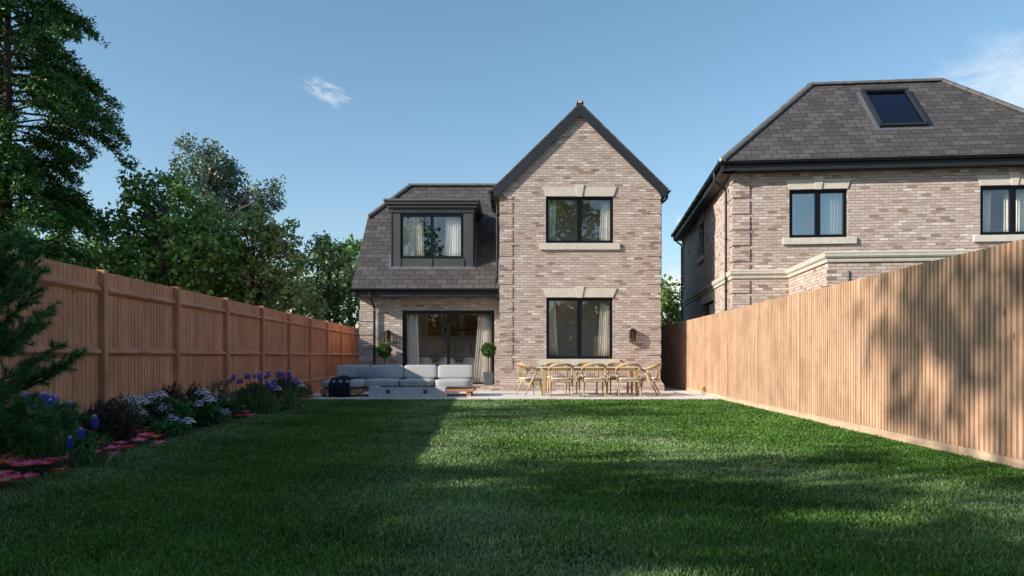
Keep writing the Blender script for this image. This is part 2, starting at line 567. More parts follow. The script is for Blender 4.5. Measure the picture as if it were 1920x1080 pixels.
def np_build(name, V, Fc, mat, parent=None, col=None, smooth=False, base=None):
    """V (n,3), Fc (m,k) fast mesh"""
    b = base_of(parent) if base is None else Vector(base)
    V = V - np.array(b)
    me = bpy.data.meshes.new(name)
    m, k = Fc.shape
    me.vertices.add(len(V))
    me.vertices.foreach_set('co', V.astype(np.float32).ravel())
    me.loops.add(m * k)
    me.loops.foreach_set('vertex_index', Fc.astype(np.int32).ravel())
    me.polygons.add(m)
    me.polygons.foreach_set('loop_start', np.arange(0, m * k, k, dtype=np.int32))
    me.polygons.foreach_set('loop_total', np.full(m, k, dtype=np.int32))
    if smooth:
        me.polygons.foreach_set('use_smooth', np.ones(m, dtype=bool))
    me.update(calc_edges=True)
    if col is not None:
        ca = me.color_attributes.new(name='Col', type='FLOAT_COLOR', domain='POINT')
        c4 = np.ones((len(V), 4), dtype=np.float32)
        c4[:, :3] = col
        ca.data.foreach_set('color', c4.ravel())
    me.materials.append(mat)
    o = bpy.data.objects.new(name, me)
    COL.objects.link(o)
    if parent is not None:
        o.parent = parent
        o['base_xyz'] = list(b)
    elif base is not None:
        o.location = base
    return o


def unit(a):
    n = np.linalg.norm(a, axis=1)
    n[n < 1e-9] = 1
    return a / n[:, None]


def leaf_quads(P, D, L, Wd, fold=0.25, upbias=None):
    """rhombic leaves at P pointing along D; L, Wd arrays"""
    n = len(P)
    r = rng.normal(size=(n, 3))
    if upbias is not None:
        r[:, 2] += upbias
    S = unit(np.cross(D, r))
    U = np.cross(S, D)
    L = L[:, None]
    Wd = Wd[:, None]
    b = P
    t = P + D * L - U * L * 0.12
    l = P + D * L * 0.45 + S * Wd * 0.5 + U * Wd * fold
    q = P + D * L * 0.45 - S * Wd * 0.5 + U * Wd * fold
    V = np.stack([b, l, t, q], 1).reshape(-1, 3)
    Fc = np.arange(n * 4).reshape(-1, 4)
    return V, Fc


def rand_dirs(n):
    return unit(rng.normal(size=(n, 3)))


def copy_tree(o, parent=None):
    c = o.copy()
    COL.objects.link(c)
    c.parent = parent
    for ch in list(o.children):
        copy_tree(ch, c)
    return c


def struct(o):
    o['kind'] = 'structure'
    return o


# ------------------------------------------------------------------ camera, world, sun
cam_d = bpy.data.cameras.new('camera')
cam = bpy.data.objects.new('camera', cam_d)
COL.objects.link(cam)
cam.location = (0, 0, EYE)
cam.rotation_euler = (math.pi / 2, 0, 0)
cam_d.sensor_width = 36
cam_d.lens = F / 1920 * 36
cam_d.shift_y = 128 / 1920
cam_d.clip_start = 0.05
cam_d.clip_end = 3000
scene.camera = cam

world = bpy.data.worlds.new('World')
scene.world = world
world.use_nodes = True
wt = world.node_tree
wt.nodes.clear()
wo = wt.nodes.new('ShaderNodeOutputWorld')
bg = wt.nodes.new('ShaderNodeBackground')
sky = wt.nodes.new('ShaderNodeTexSky')
sky.sky_type = 'NISHITA'
sky.sun_disc = False
sky.sun_elevation = math.radians(EL)
sky.sun_rotation = math.radians(AZ)
sky.air_density = 1.0
sky.dust_density = 0.6
sky.ozone_density = 3.0
tc = wt.nodes.new('ShaderNodeTexCoord')


def cloud_mask(dirv, width, stretch, seed, thr=(0.5, 0.7), nscale=9.0):
    """soft patch of wisps round a fixed direction of the sky"""
    d = Vector(dirv).normalized()
    right = d.cross(Vector((0, 0, 1))).normalized()
    up = right.cross(d)
    a = N(wt, 'ShaderNodeVectorMath', operation='DOT_PRODUCT')
    a.inputs[1].default_value = right
    b_ = N(wt, 'ShaderNodeVectorMath', operation='DOT_PRODUCT')
    b_.inputs[1].default_value = up
    f_ = N(wt, 'ShaderNodeVectorMath', operation='DOT_PRODUCT')
    f_.inputs[1].default_value = d
    for q in (a, b_, f_):
        wt.links.new(tc.outputs['Generated'], q.inputs[0])
    cb = N(wt, 'ShaderNodeCombineXYZ')
    wt.links.new(a.outputs['Value'], cb.inputs[0])
    wt.links.new(b_.outputs['Value'], cb.inputs[1])
    mp = N(wt, 'ShaderNodeMapping')
    mp.inputs['Rotation'].default_value = (0, 0, stretch[2])
    wt.links.new(cb.outputs[0], mp.inputs[0])
    mp2 = N(wt, 'ShaderNodeMapping')
    mp2.inputs['Scale'].default_value = (1 / stretch[0], 1 / stretch[1], 1)
    wt.links.new(mp.outputs[0], mp2.inputs[0])
    ln = N(wt, 'ShaderNodeVectorMath', operation='LENGTH')
    wt.links.new(mp2.outputs[0], ln.inputs[0])
    fall = ramp(wt, [(0.0, (1, 1, 1)), (1.0, (0, 0, 0))], ln.outputs['Value'], 'EASE')
    mp3 = N(wt, 'ShaderNodeMapping')
    mp3.inputs['Location'].default_value = (seed, seed * 1.7, 0)
    mp3.inputs['Scale'].default_value = (nscale, nscale * 2.6, 1)
    wt.links.new(mp.outputs[0], mp3.inputs[0])
    no = N(wt, 'ShaderNodeTexNoise', i_Scale=1.0, i_Detail=8.0, i_Roughness=0.62, i_Distortion=0.6)
    wt.links.new(mp3.outputs[0], no.inputs['Vector'])
    s = N(wt, 'ShaderNodeMath', operation='MULTIPLY_ADD')
    s.inputs[1].default_value = 0.25
    wt.links.new(fall.outputs[0], s.inputs[0])
    wt.links.new(no.outputs[0], s.inputs[2])
    r = ramp(wt, [(thr[0] + 0.28, (0, 0, 0)), (min(1.0, thr[1] + 0.38), (1, 1, 1))], s.outputs[0], 'LINEAR')
    g = N(wt, 'ShaderNodeMath', operation='GREATER_THAN')
    g.inputs[1].default_value = 0.2
    wt.links.new(f_.outputs['Value'], g.inputs[0])
    mm = N(wt, 'ShaderNodeMath', operation='MULTIPLY')
    wt.links.new(r.outputs[0], mm.inputs[0])
    wt.links.new(g.outputs[0], mm.inputs[1])
    m2 = N(wt, 'ShaderNodeMath', operation='MULTIPLY', use_clamp=True)
    wt.links.new(mm.outputs[0], m2.inputs[0])
    wt.links.new(fall.outputs[0], m2.inputs[1])
    return m2.outputs[0]


def pxdir(px, py):
    return ((px - 960) / F, 1.0, (HOR - py) / F)


SKYK = 1.0
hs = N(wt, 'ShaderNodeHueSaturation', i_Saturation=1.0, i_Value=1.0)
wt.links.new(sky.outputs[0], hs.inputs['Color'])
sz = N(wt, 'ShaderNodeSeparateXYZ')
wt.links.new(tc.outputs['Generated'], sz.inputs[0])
tone = ramp(wt, [(0.0, (0.58, 0.56, 0.53)), (0.12, (0.57, 0.57, 0.54)), (0.45, (0.56, 0.62, 0.56)), (1.0, (1.05, 1.08, 1.02))], sz.outputs[2])  # upper sky brightened, out of view, to add fill light
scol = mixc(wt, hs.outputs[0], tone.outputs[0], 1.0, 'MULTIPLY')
for (px, py, w_, h_, rot, seed, thr, ns, amt, cc) in [
        (612, 172, 0.060, 0.026, 0.30, 3.1, (0.36, 0.54), 34, 0.7, (3.3, 3.35, 3.4)),
        (1900, 150, 0.22, 0.075, -0.18, 8.4, (0.24, 0.44), 9, 0.85, (2.9, 3.1, 3.3)),
        (1262, 535, 0.05, 0.030, 0.0, 1.3, (0.20, 0.36), 14, 0.8, (3.4, 3.2, 3.15)),
        (1278, 412, 0.020, 0.010, 0.0, 5.3, (0.25, 0.4), 30, 0.5, (3.3, 3.2, 3.2))]:
    mk = cloud_mask(pxdir(px, py), 0, (w_, h_, rot), seed, thr, ns)
    mu = N(wt, 'ShaderNodeMath', operation='MULTIPLY')
    mu.inputs[1].default_value = amt
    wt.links.new(mk, mu.inputs[0])
    scol = mixc(wt, scol, cc, mu.outputs[0])
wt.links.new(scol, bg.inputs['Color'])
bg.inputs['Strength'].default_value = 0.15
wt.links.new(bg.outputs[0], wo.inputs[0])

sd = bpy.data.lights.new('sun', 'SUN')
sd.energy = 3.6
sd.angle = math.radians(0.5)
sd.color = (1.0, 0.93, 0.84)
sun = bpy.data.objects.new('sun', sd)
COL.objects.link(sun)
sv = Vector((math.sin(math.radians(AZ)) * math.cos(math.radians(EL)),
             math.cos(math.radians(AZ)) * math.cos(math.radians(EL)), math.sin(math.radians(EL))))
sun.rotation_euler = sv.to_track_quat('Z', 'Y').to_euler()
sun.location = sv * 60

vs = scene.view_settings
vs.view_transform = 'Standard'
vs.look = 'None'
vs.gamma = 1
vs.exposure = 1.1

# ------------------------------------------------------------------ ground
def lx(d):      # left fence line
    return -(4.818 + 0.037 * d)


def rx(d):      # right fence line
    return 4.47 + 0.034 * d if d < 23.7 else 5.276


g = MB()
g.poly([(-600, -600, LAWN - 0.03), (600, -600, LAWN - 0.03), (600, 900, LAWN - 0.03), (-600, 900, LAWN - 0.03)])
struct(g.build('ground', M['field'], fixn=False))

# bed edge curve (d, offset from the left fence)
BED = [(-3, 1.2), (3.0, 1.15), (6.1, 1.08), (8.0, 0.95), (9.9, 0.86), (12.5, 0.85), (15, 0.78), (18, 0.55), (20.0, 0.15), (20.4, 0.0)]


def bed_x(d):
    for (a, b_), (c, e) in zip(BED, BED[1:]):
        if a <= d <= c:
            t = (d - a) / (c - a)
            return lx(d) + b_ + (e - b_) * t
    return lx(d)


PATIO_D = 19.35
m = MB()
ds = [i * 0.5 - 3 for i in range(46)]
ds = [d for d in ds if d < PATIO_D] + [PATIO_D]
L_ = [(bed_x(d), d, LAWN) for d in ds]
R_ = [(rx(d), d, LAWN) for d in ds]
for i in range(len(ds) - 1):
    m.add([L_[i], R_[i], R_[i + 1], L_[i + 1]], [(0, 1, 2, 3)])
struct(m.build('lawn', M['turf'], fixn=False))
m = MB()
for i in range(len(ds) - 1):
    a, b_ = ds[i], ds[i + 1]
    m.add([(lx(a), a, LAWN + 0.012), (bed_x(a), a, LAWN + 0.004), (bed_x(b_), b_, LAWN + 0.004), (lx(b_), b_, LAWN + 0.012)], [(0, 1, 2, 3)])
o = struct(m.build('flower_bed_soil', M['soil'], fixn=False))

# patio of pale slabs with open joints
m = MB()
y = PATIO_D
row = 0
while y < 33:
    dy = 0.60 if y < 24 else 1.2
    x = -5.95 + (0.45 if row % 2 else 0)
    while x < rx(25) + 0.0:
        x1 = min(x + 0.9, 5.26)
        lo, hi = max(x, lx(y) + 0.02), min(x1, rx(y) - 0.03)
        if hi - lo > 0.05:
            m.box(lo + 0.004, hi - 0.004, y + 0.004, y + dy - 0.004, -0.05, random.uniform(-0.0015, 0.0015))
        x = x + 0.9
    y += dy
    row += 1
struct(m.build('patio', M['paving'], bevel=0))
m = MB()
m.poly([(-6, PATIO_D + 0.02, -0.012), (5.25, PATIO_D + 0.02, -0.012), (5.25, 34, -0.012), (-6, 34, -0.012)])
struct(m.build('patio_bedding', M['soil'], fixn=False))

# ------------------------------------------------------------------ grass blades (nobody could count them)
def grass():
    n = 620000
    # density falls with distance
    u = rng.random(n)
    d = 2.6 * (19.45 / 2.6) ** u               # log-uniform: matches what the lens resolves
    left = np.array([bed_x(v) for v in np.linspace(2.6, 19.45, 400)])
    lxx = np.interp(d, np.linspace(2.6, 19.45, 400), left)
    half = np.minimum(0.69 * d, 99)
    lo = np.maximum(lxx - 0.05, -half)
    hi = np.minimum(4.47 + 0.034 * d, half)
    # also thin cover outside the view is skipped
    x = lo + (hi - lo) * rng.random(n)
    keep = rng.random(n) < np.clip((hi - lo) / (2 * half) + 0.15, 0.2, 1)
    x, d = x[keep], d[keep]
    n = len(x)
    pn = np.sin(x * 2.1 + np.sin(d * 1.3) * 1.7) * 0.5 + np.sin(d * 2.7 + x * 0.9) * 0.5
    pn2 = np.sin(x * 5.3 + d * 3.1) * np.sin(d * 6.1 - x * 2.2)
    size = np.clip(0.55 + d / 9.0, 1.0, 2.0)
    H = (0.036 + 0.026 * rng.random(n) + 0.006 * pn + 0.006 * pn2) * np.where(d > 19.0, 0.9, 1)
    w = (0.0072 + 0.0060 * rng.random(n)) * size * (1 + 0.35 * np.clip((9 - d) / 5, 0, 1))
    H = H * (1 + 0.45 * np.clip((9 - d) / 5, 0, 1))
    # mowing stripes: two paler bands running diagonally over the lawn
    sA = np.interp(d, [2, 5, 6.9, 10, 14, 18, 20], [4.2, 3.4, 2.5, 1.4, 0.3, -0.5, -0.9])
    sB = np.interp(d, [2, 4, 7, 14, 20], [0.1, -0.1, -0.55, -1.45, -1.9])
    sC = np.interp(d, [2, 4, 9, 17, 20], [-3.3, -3.6, -4.1, -4.75, -5.0])
    wob = 0.35 * np.sin(d * 1.9) + 0.2 * np.sin(d * 5.1 + x * 2)
    band = np.exp(-((x - sA + wob) / 0.95) ** 2) + 0.95 * np.exp(-((x - sB - wob * 0.6) / 0.72) ** 2) + 0.85 * np.exp(-((x - sC - wob * 0.4) / 0.62) ** 2)
    band = np.clip(band * (0.65 + 0.35 * np.sin(x * 4.1 + d * 2.3) * np.sin(d * 3.3 - x)), 0, 1)
    az = rng.random(n) * 2 * np.pi
    lean = 0.15 + 0.55 * rng.random(n) ** 1.5
    hd = np.stack([np.cos(az), np.sin(az), np.zeros(n)], 1)
    fa = rng.random(n) * 2 * np.pi
    sd_ = np.stack([np.cos(fa), np.sin(fa), np.zeros(n)], 1)
    P = np.stack([x, d, np.full(n, LAWN)], 1)
    up = np.array([0, 0, 1.0])
    mid = P + up * (H * 0.55)[:, None] + hd * (H * lean * 0.3)[:, None]
    tip = P + up * (H * (1 - lean * 0.35))[:, None] + hd * (H * lean)[:, None]
    V = np.stack([P - sd_ * w[:, None] * 0.4, P + sd_ * w[:, None] * 0.4,
                  mid + sd_ * w[:, None] * 0.5, mid - sd_ * w[:, None] * 0.5, tip], 1).reshape(-1, 3)
    k = np.arange(n)[:, None] * 5
    Q = np.concatenate([k + 0, k + 1, k + 2, k + 3], 1)
    T = np.concatenate([k + 3, k + 2, k + 4, k + 4], 1)
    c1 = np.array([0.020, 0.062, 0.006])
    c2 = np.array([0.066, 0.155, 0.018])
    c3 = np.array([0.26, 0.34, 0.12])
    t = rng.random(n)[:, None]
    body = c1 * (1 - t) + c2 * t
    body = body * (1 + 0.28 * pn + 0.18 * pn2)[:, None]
    pale = (rng.random(n) < 0.75 * band)[:, None]
    body = np.where(pale, body * 0.6 + np.array([0.105, 0.125, 0.070]), body)
    tuft = 0.8 * band + np.clip(0.5 + 0.5 * np.sin(x * 3.3 + d * 1.7 + np.sin(d * 4.1)) * np.sin(d * 3.9 - x * 4.7), 0, 1) ** 2
    dry = (rng.random(n) < 0.03 + 0.10 * band + 0.05 * (pn > 0.3))[:, None]
    tipc = np.where(dry, np.array([0.46, 0.38, 0.22]), body * 1.05 + np.array([0.05, 0.13, 0.02]) * (0.3 + 0.5 * rng.random(n)[:, None]) + (c3 + np.array([0.05, 0.0, 0.08])) * (1.05 * band * rng.random(n) + 0.10 * tuft * rng.random(n))[:, None])  # pale tips, with sun highlights in the bands put into their colour
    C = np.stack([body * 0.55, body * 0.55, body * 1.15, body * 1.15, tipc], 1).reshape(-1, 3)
    # quads + triangles in one mesh
    me = bpy.data.meshes.new('grass')
    me.vertices.add(len(V))
    me.vertices.foreach_set('co', V.astype(np.float32).ravel())
    loops = np.concatenate([Q, T[:, :3]], 1).astype(np.int32).ravel()
    me.loops.add(len(loops))
    me.loops.foreach_set('vertex_index', loops)
    me.polygons.add(2 * n)
    st = (np.arange(n)[:, None] * 7 + np.array([0, 4])).ravel()
    me.polygons.foreach_set('loop_start', st.astype(np.int32))
    me.polygons.foreach_set('loop_total', np.tile([4, 3], n).astype(np.int32))
    me.update(calc_edges=True)
    ca = me.color_attributes.new(name='Col', type='FLOAT_COLOR', domain='POINT')
    c4 = np.ones((len(V), 4), dtype=np.float32)
    c4[:, :3] = C
    ca.data.foreach_set('color', c4.ravel())
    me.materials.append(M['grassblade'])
    o = bpy.data.objects.new('grass', me)
    COL.objects.link(o)
    o['kind'] = 'stuff'
    o['label'] = 'short dense green lawn grass between the two fences'
    o['category'] = 'grass'


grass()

# ------------------------------------------------------------------ fences
def fence_frame(px_, py_, ux, uy, side):
    """map (s along, h toward the garden, z)"""
    nrm = (-uy * side, ux * side)

    def P(s, h, z):
        return (px_ + ux * s + nrm[0] * h, py_ + uy * s + nrm[1] * h, z)
    return P


def fbox(mb, P, s0, s1, h0, h1, z0, z1):
    mb.hexa([P(s0, h0, z0), P(s1, h0, z0), P(s1, h1, z0), P(s0, h1, z0),
             P(s0, h0, z1), P(s1, h0, z1), P(s1, h1, z1), P(s0, h1, z1)])


def left_fence():
    base = (lx(10), 10, LAWN)
    t = thing('timber_fence', 'reddish brown close board fence with posts and rails behind the flower bed', 'fence', base)
    k = 0.037
    ln = math.hypot(1, k)
    ux, uy = -k / ln, 1 / ln
    P = fence_frame(lx(0), 0, ux, uy, -1)
    ds_ = [7150 / (905 - p) for p in (185, 325, 420, 487, 538, 578, 610)]
    step = (ds_[-1] - ds_[0]) / 6
    posts = [ds_[0] + step * i for i in range(-5, 10)]
    for p in posts:
        m = MB()
        s = p * ln
        fbox(m, P, s - 0.05, s + 0.05, -0.02, 0.10, LAWN, 2.112)
        # weathered cap slope
        m.build('post', M['cedar_l'], t, bevel=0.006)
    for a, b_ in zip(posts, posts[1:]):
        s0, s1 = a * ln + 0.052, b_ * ln - 0.052
        m = MB()
        nb = 22
        w_ = (s1 - s0) / nb
        for i in range(nb):
            q0, q1 = s0 + i * w_, s0 + (i + 1) * w_
            dz = random.uniform(-0.0015, 0.0015)
            z0, z1 = LAWN + 0.15, 2.10 + dz
            h0, h1 = 0.019, 0.0225         # feathered board, thick edge overlaps the next
            m.hexa([P(q0, -0.012, z0), P(q1 - 0.001, -0.012, z0), P(q1 - 0.001, h0, z0), P(q0, h1, z0),
                    P(q0, -0.012, z1), P(q1 - 0.001, -0.012, z1), P(q1 - 0.001, h0, z1), P(q0, h1, z1)])
        m.build('board_panel', M['cedar_l'], t)
        m = MB()
        fbox(m, P, s0, s1, -0.01, 0.03, LAWN, LAWN + 0.148)
        m.build('gravel_board', M['cedar_rail'], t)
        for zc in (1.86, 1.085, 0.36):
            m = MB()
            # arris rail: triangular section, cut back where it meets the posts
            hh, pr, cut = 0.052, 0.085, 0.06
            a0 = [P(s0, 0.025, zc - hh), P(s0, 0.025, zc + hh), P(s0 + cut, pr, zc + 0.012), P(s0 + cut, pr, zc - 0.012)]
            a1 = [P(s1, 0.025, zc - hh), P(s1, 0.025, zc + hh), P(s1 - cut, pr, zc + 0.012), P(s1 - cut, pr, zc - 0.012)]
            m.add(a0 + a1, [(0, 1, 2, 3), (7, 6, 5, 4), (0, 4, 5, 1), (1, 5, 6, 2), (2, 6, 7, 3), (3, 7, 4, 0)])
            m.build('rail', M['cedar_rail'], t)


left_fence()


def right_fence():
    t = thing('batten_fence', 'honey coloured vertical batten fence along the right side of the lawn', 'fence', (rx(10), 10, LAWN))
    k = 0.034
    ln = math.hypot(1, k)
    P1 = fence_frame(rx(0), 0, k / ln, 1 / ln, 1)
    seams = [8.42 + 2.50 * i for i in range(-3, 1)]
    seams = [8.42 - 5.14, 8.42 - 2.57, 8.42, 10.98, 13.53, 16.12, 18.72, 21.3, 23.7]
    top = 2.11

    def panel(P, s0, s1, gb=0.13):
        m = MB()
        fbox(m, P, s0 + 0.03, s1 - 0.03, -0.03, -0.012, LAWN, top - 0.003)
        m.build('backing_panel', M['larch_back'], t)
        m = MB()
        n = max(2, round((s1 - s0 - 0.1) / 0.0915))
        w_ = (s1 - s0 - 0.1) / n
        for i in range(n):
            a = s0 + 0.05 + (i + 0.5) * w_
            hw = 0.0265 + random.uniform(-0.002, 0.002)
            fbox(m, P, a - hw, a + hw, -0.010, 0.018 + random.uniform(-0.001, 0.001), LAWN + gb, top - random.uniform(0.0, 0.004))
        m.build('batten_panel', M['larch'], t)
        m = MB()
        fbox(m, P, s0 + 0.03, s1 - 0.03, -0.010, 0.022, LAWN - 0.01, LAWN + gb - 0.002)
        m.build('gravel_board', M['larch_rail'], t)

    for a, b_ in zip(seams, seams[1:]):
        panel(P1, a * ln, b_ * ln)
    for s in seams:
        m = MB()
        fbox(m, P1, s * ln - 0.030, s * ln + 0.028, -0.05, 0.030, LAWN, top + 0.004)
        m.build('post', M['larch'], t, bevel=0.003)
    P2 = fence_frame(5.276, 23.73, 0, 1, 1)
    for a in (0, 2.5, 5.0, 7.5):
        panel(P2, a, a + 2.5)
    for a in (2.5, 5.0, 7.5, 10.0):
        m = MB()
        fbox(m, P2, a - 0.030, a + 0.028, -0.05, 0.030, LAWN, top + 0.004)
        m.build('post', M['larch'], t, bevel=0.003)


right_fence()

# ------------------------------------------------------------------ building kit
class Face:
    """a vertical wall plane: origin, horizontal direction u, outward normal n"""
    def __init__(self, org, u):
        self.o = Vector((org[0], org[1], 0))
        self.u = Vector((u[0], u[1], 0)).normalized()
        self.n = Vector((self.u.y, -self.u.x, 0))

    def P(self, a, z, out=0.0):
        p = self.o + self.u * a + self.n * out
        return (p.x, p.y, z)

    def px(self, px_, py_, out=0.0):
        """coordinates (a, z) on the plane seen at a measured point of the photograph"""
        o = self.o + self.n * out
        k = (px_ - 960) / F
        # o.x + u.x a = k (o.y + u.y a)
        a = (k * o.y - o.x) / (self.u.x - k * self.u.y)
        d = o.y + self.u.y * a
        return a, EYE + (HOR - py_) * d / F

    def box(self, mb, a0, a1, z0, z1, o0, o1):
        P = self.P
        mb.hexa([P(a0, z0, o1), P(a1, z0, o1), P(a1, z0, o0), P(a0, z0, o0),
                 P(a0, z1, o1), P(a1, z1, o1), P(a1, z1, o0), P(a0, z1, o0)])


def wall_face(mb, fc, a0, a1, z0, z1, holes, depth=0.3):
    xs = sorted(set([a0, a1] + [h[0] for h in holes] + [h[1] for h in holes]))
    zs = sorted(set([z0, z1] + [h[2] for h in holes] + [h[3] for h in holes]))
    for x, x2 in zip(xs, xs[1:]):
        for z, z2 in zip(zs, zs[1:]):
            cx, cz = (x + x2) / 2, (z + z2) / 2
            if any(h[0] < cx < h[1] and h[2] < cz < h[3] for h in holes):
                continue
            mb.add([fc.P(x, z), fc.P(x2, z), fc.P(x2, z2), fc.P(x, z2)], [(0, 1, 2, 3)])
    for h in holes:
        a, b_, c, d = h
        P = fc.P
        mb.add([P(a, c), P(a, c, -depth), P(a, d, -depth), P(a, d)], [(0, 1, 2, 3)])
        mb.add([P(b_, c), P(b_, d), P(b_, d, -depth), P(b_, c, -depth)], [(0, 1, 2, 3)])
        mb.add([P(a, c), P(b_, c), P(b_, c, -depth), P(a, c, -depth)], [(0, 1, 2, 3)])
        mb.add([P(a, d), P(a, d, -depth), P(b_, d, -depth), P(b_, d)], [(0, 1, 2, 3)])


def window_unit(fc, a0, a1, z0, z1, parent, name='window', inset=0.06, fr=0.055, sash=0.035, glass='glass', lights=2, fixed=False):
    """black frame with two lights; panes are its sub-parts"""
    m = MB()
    o1, o0 = -inset, -inset - 0.07
    B = fc.box
    B(m, a0, a1, z1 - fr, z1, o0, o1)
    B(m, a0, a1, z0, z0 + fr, o0, o1)
    B(m, a0, a0 + fr, z0 + fr, z1 - fr, o0, o1)
    B(m, a1 - fr, a1, z0 + fr, z1 - fr, o0, o1)
    am = (a0 + a1) / 2
    B(m, am - fr * 0.6, am + fr * 0.6, z0 + fr, z1 - fr, o0, o1 - 0.002)
    spans = [(a0 + fr, am - fr * 0.6), (am + fr * 0.6, a1 - fr)]
    for (b0, b1) in spans:
        c0, c1 = z0 + fr, z1 - fr
        g = 0.006
        q1 = o1 + 0.006
        B(m, b0 + g, b1 - g, c1 - sash, c1 - g, o0 + 0.01, q1)
        B(m, b0 + g, b1 - g, c0 + g, c0 + sash, o0 + 0.01, q1)
        B(m, b0 + g, b0 + sash, c0 + sash, c1 - sash, o0 + 0.01, q1)
        B(m, b1 - sash, b1 - g, c0 + sash, c1 - sash, o0 + 0.01, q1)
    w = m.build(name, M['frame'], parent)
    for (b0, b1) in spans:
        m = MB()
        B(m, b0 + sash, b1 - sash, z0 + fr + sash, z1 - fr - sash, o0 + 0.03, o0 + 0.036)
        m.build('pane', M[glass], w)
    return w


def curtain(fc, a_top0, a_top1, a_bot0, a_bot1, z0, z1, out, label, group=None, folds=7, amp=0.035, mat='curtain'):
    nu, nv = folds * 8, 6
    m = MB()
    for j in range(nv + 1):
        tv = j / nv
        z = z0 + (z1 - z0) * tv
        w_ = tv ** 0.7
        a_0 = a_bot0 + (a_top0 - a_bot0) * w_
        a_1 = a_bot1 + (a_top1 - a_bot1) * w_
        for i in range(nu + 1):
            tu = i / nu
            ph = tu * folds * 2 * math.pi
            am = amp * (1 + 0.4 * math.sin(tu * 9 + 1))
            m.v.append(fc.P(a_0 + (a_1 - a_0) * tu + 0.01 * math.sin(ph * 2 + 1), z, out + am * math.sin(ph + 0.4 * math.sin(tu * 5 + tv * 1.5))))
    for j in range(nv):
        for i in range(nu):
            q = j * (nu + 1) + i
            m.f.append((q, q + 1, q + nu + 2, q + nu + 1))
    o = m.build('curtain', M[mat], None, smooth=True, fixn=False)
    s = o.modifiers.new('thickness', 'SOLIDIFY')
    s.thickness = 0.004
    o['label'] = label
    o['category'] = 'curtain'
    o['group'] = group or 'curtains hanging inside the windows'
    return o


def lintel(fc, a0, a1, z0, z1, splay, parent, key=True, out=0.03):
    """flat stone arch: two splayed blocks and a keystone"""
    am = (a0 + a1) / 2
    kb, kt = 0.075, 0.135
    m = MB()
    m.prism([fc.P(a0, z0, out), fc.P(am - kb - 0.003, z0, out), fc.P(am - kt + 0.012, z1, out), fc.P(a0 - splay, z1, out)], tuple(-fc.n * (out + 0.02)))
    m.prism([fc.P(am + kb + 0.003, z0, out), fc.P(a1, z0, out), fc.P(a1 + splay, z1, out), fc.P(am + kt - 0.012, z1, out)], tuple(-fc.n * (out + 0.02)))
    l_ = m.build('lintel', M['stone'], parent, bevel=0.006)
    m = MB()
    m.prism([fc.P(am - kb, z0 - 0.012, out + 0.025), fc.P(am + kb, z0 - 0.012, out + 0.025),
             fc.P(am + kt, z1 + 0.06, out + 0.025), fc.P(am - kt, z1 + 0.06, out + 0.025)], tuple(-fc.n * (out + 0.04)))
    m.build('keystone', M['stone'], l_, bevel=0.006)
    return l_


def sill(fc, a0, a1, z0, z1, parent, out=0.07):
    m = MB()
    fc.box(m, a0, a1, z0, z1, -0.06, out)
    return m.build('sill', M['stone'], parent, bevel=0.008)


def quoins(corner, ua, na, ub, nb_, z0, z1, parent, wa=0.40, wb=0.40, proj=0.032, pitch=0.42, blk=0.345, off=0.0):
    """brick quoin blocks wrapping an outer corner. ua/ub run away from the corner on each wall, na/nb_ are the outward normals"""
    c = Vector((corner[0], corner[1], 0))
    ua, na, ub, nb_ = [Vector((v[0], v[1], 0)) for v in (ua, na, ub, nb_)]
    m = MB()
    z = z0 + off
    while z < z1 - 0.1:
        t = min(z + blk, z1)
        zb = z
        # L-shaped block made of one hexahedral slab per wall meeting at the corner
        p0 = c + na * proj + nb_ * proj
        A = [p0, c + ua * wa + na * proj, c + ua * wa - na * 0.02, c - na * 0.02 - nb_ * 0.02, c + ub * wb - nb_ * 0.02, c + ub * wb + nb_ * proj]
        ch = 0.012

        def lvl(pts, zz):
            return [(p.x, p.y, zz) for p in pts]
        # small chamfer on the underside
        q0 = c + na * (proj - ch) + nb_ * (proj - ch)
        Bq = [q0, c + ua * (wa - ch) + na * (proj - ch), A[2], A[3], A[4], c + ub * (wb - ch) + nb_ * (proj - ch)]
        V = lvl(Bq, zb) + lvl(A, zb + ch) + lvl(A, t)
        f = [tuple(range(5, -1, -1)), tuple(range(12, 18))]
        for r_ in (0, 6):
            for i in range(6):
                j = (i + 1) % 6
                f.append((r_ + i, r_ + j, r_ + 6 + j, r_ + 6 + i))
        m.add(V, f)
        z += pitch
    return m.build('quoins', M['brick'], parent)


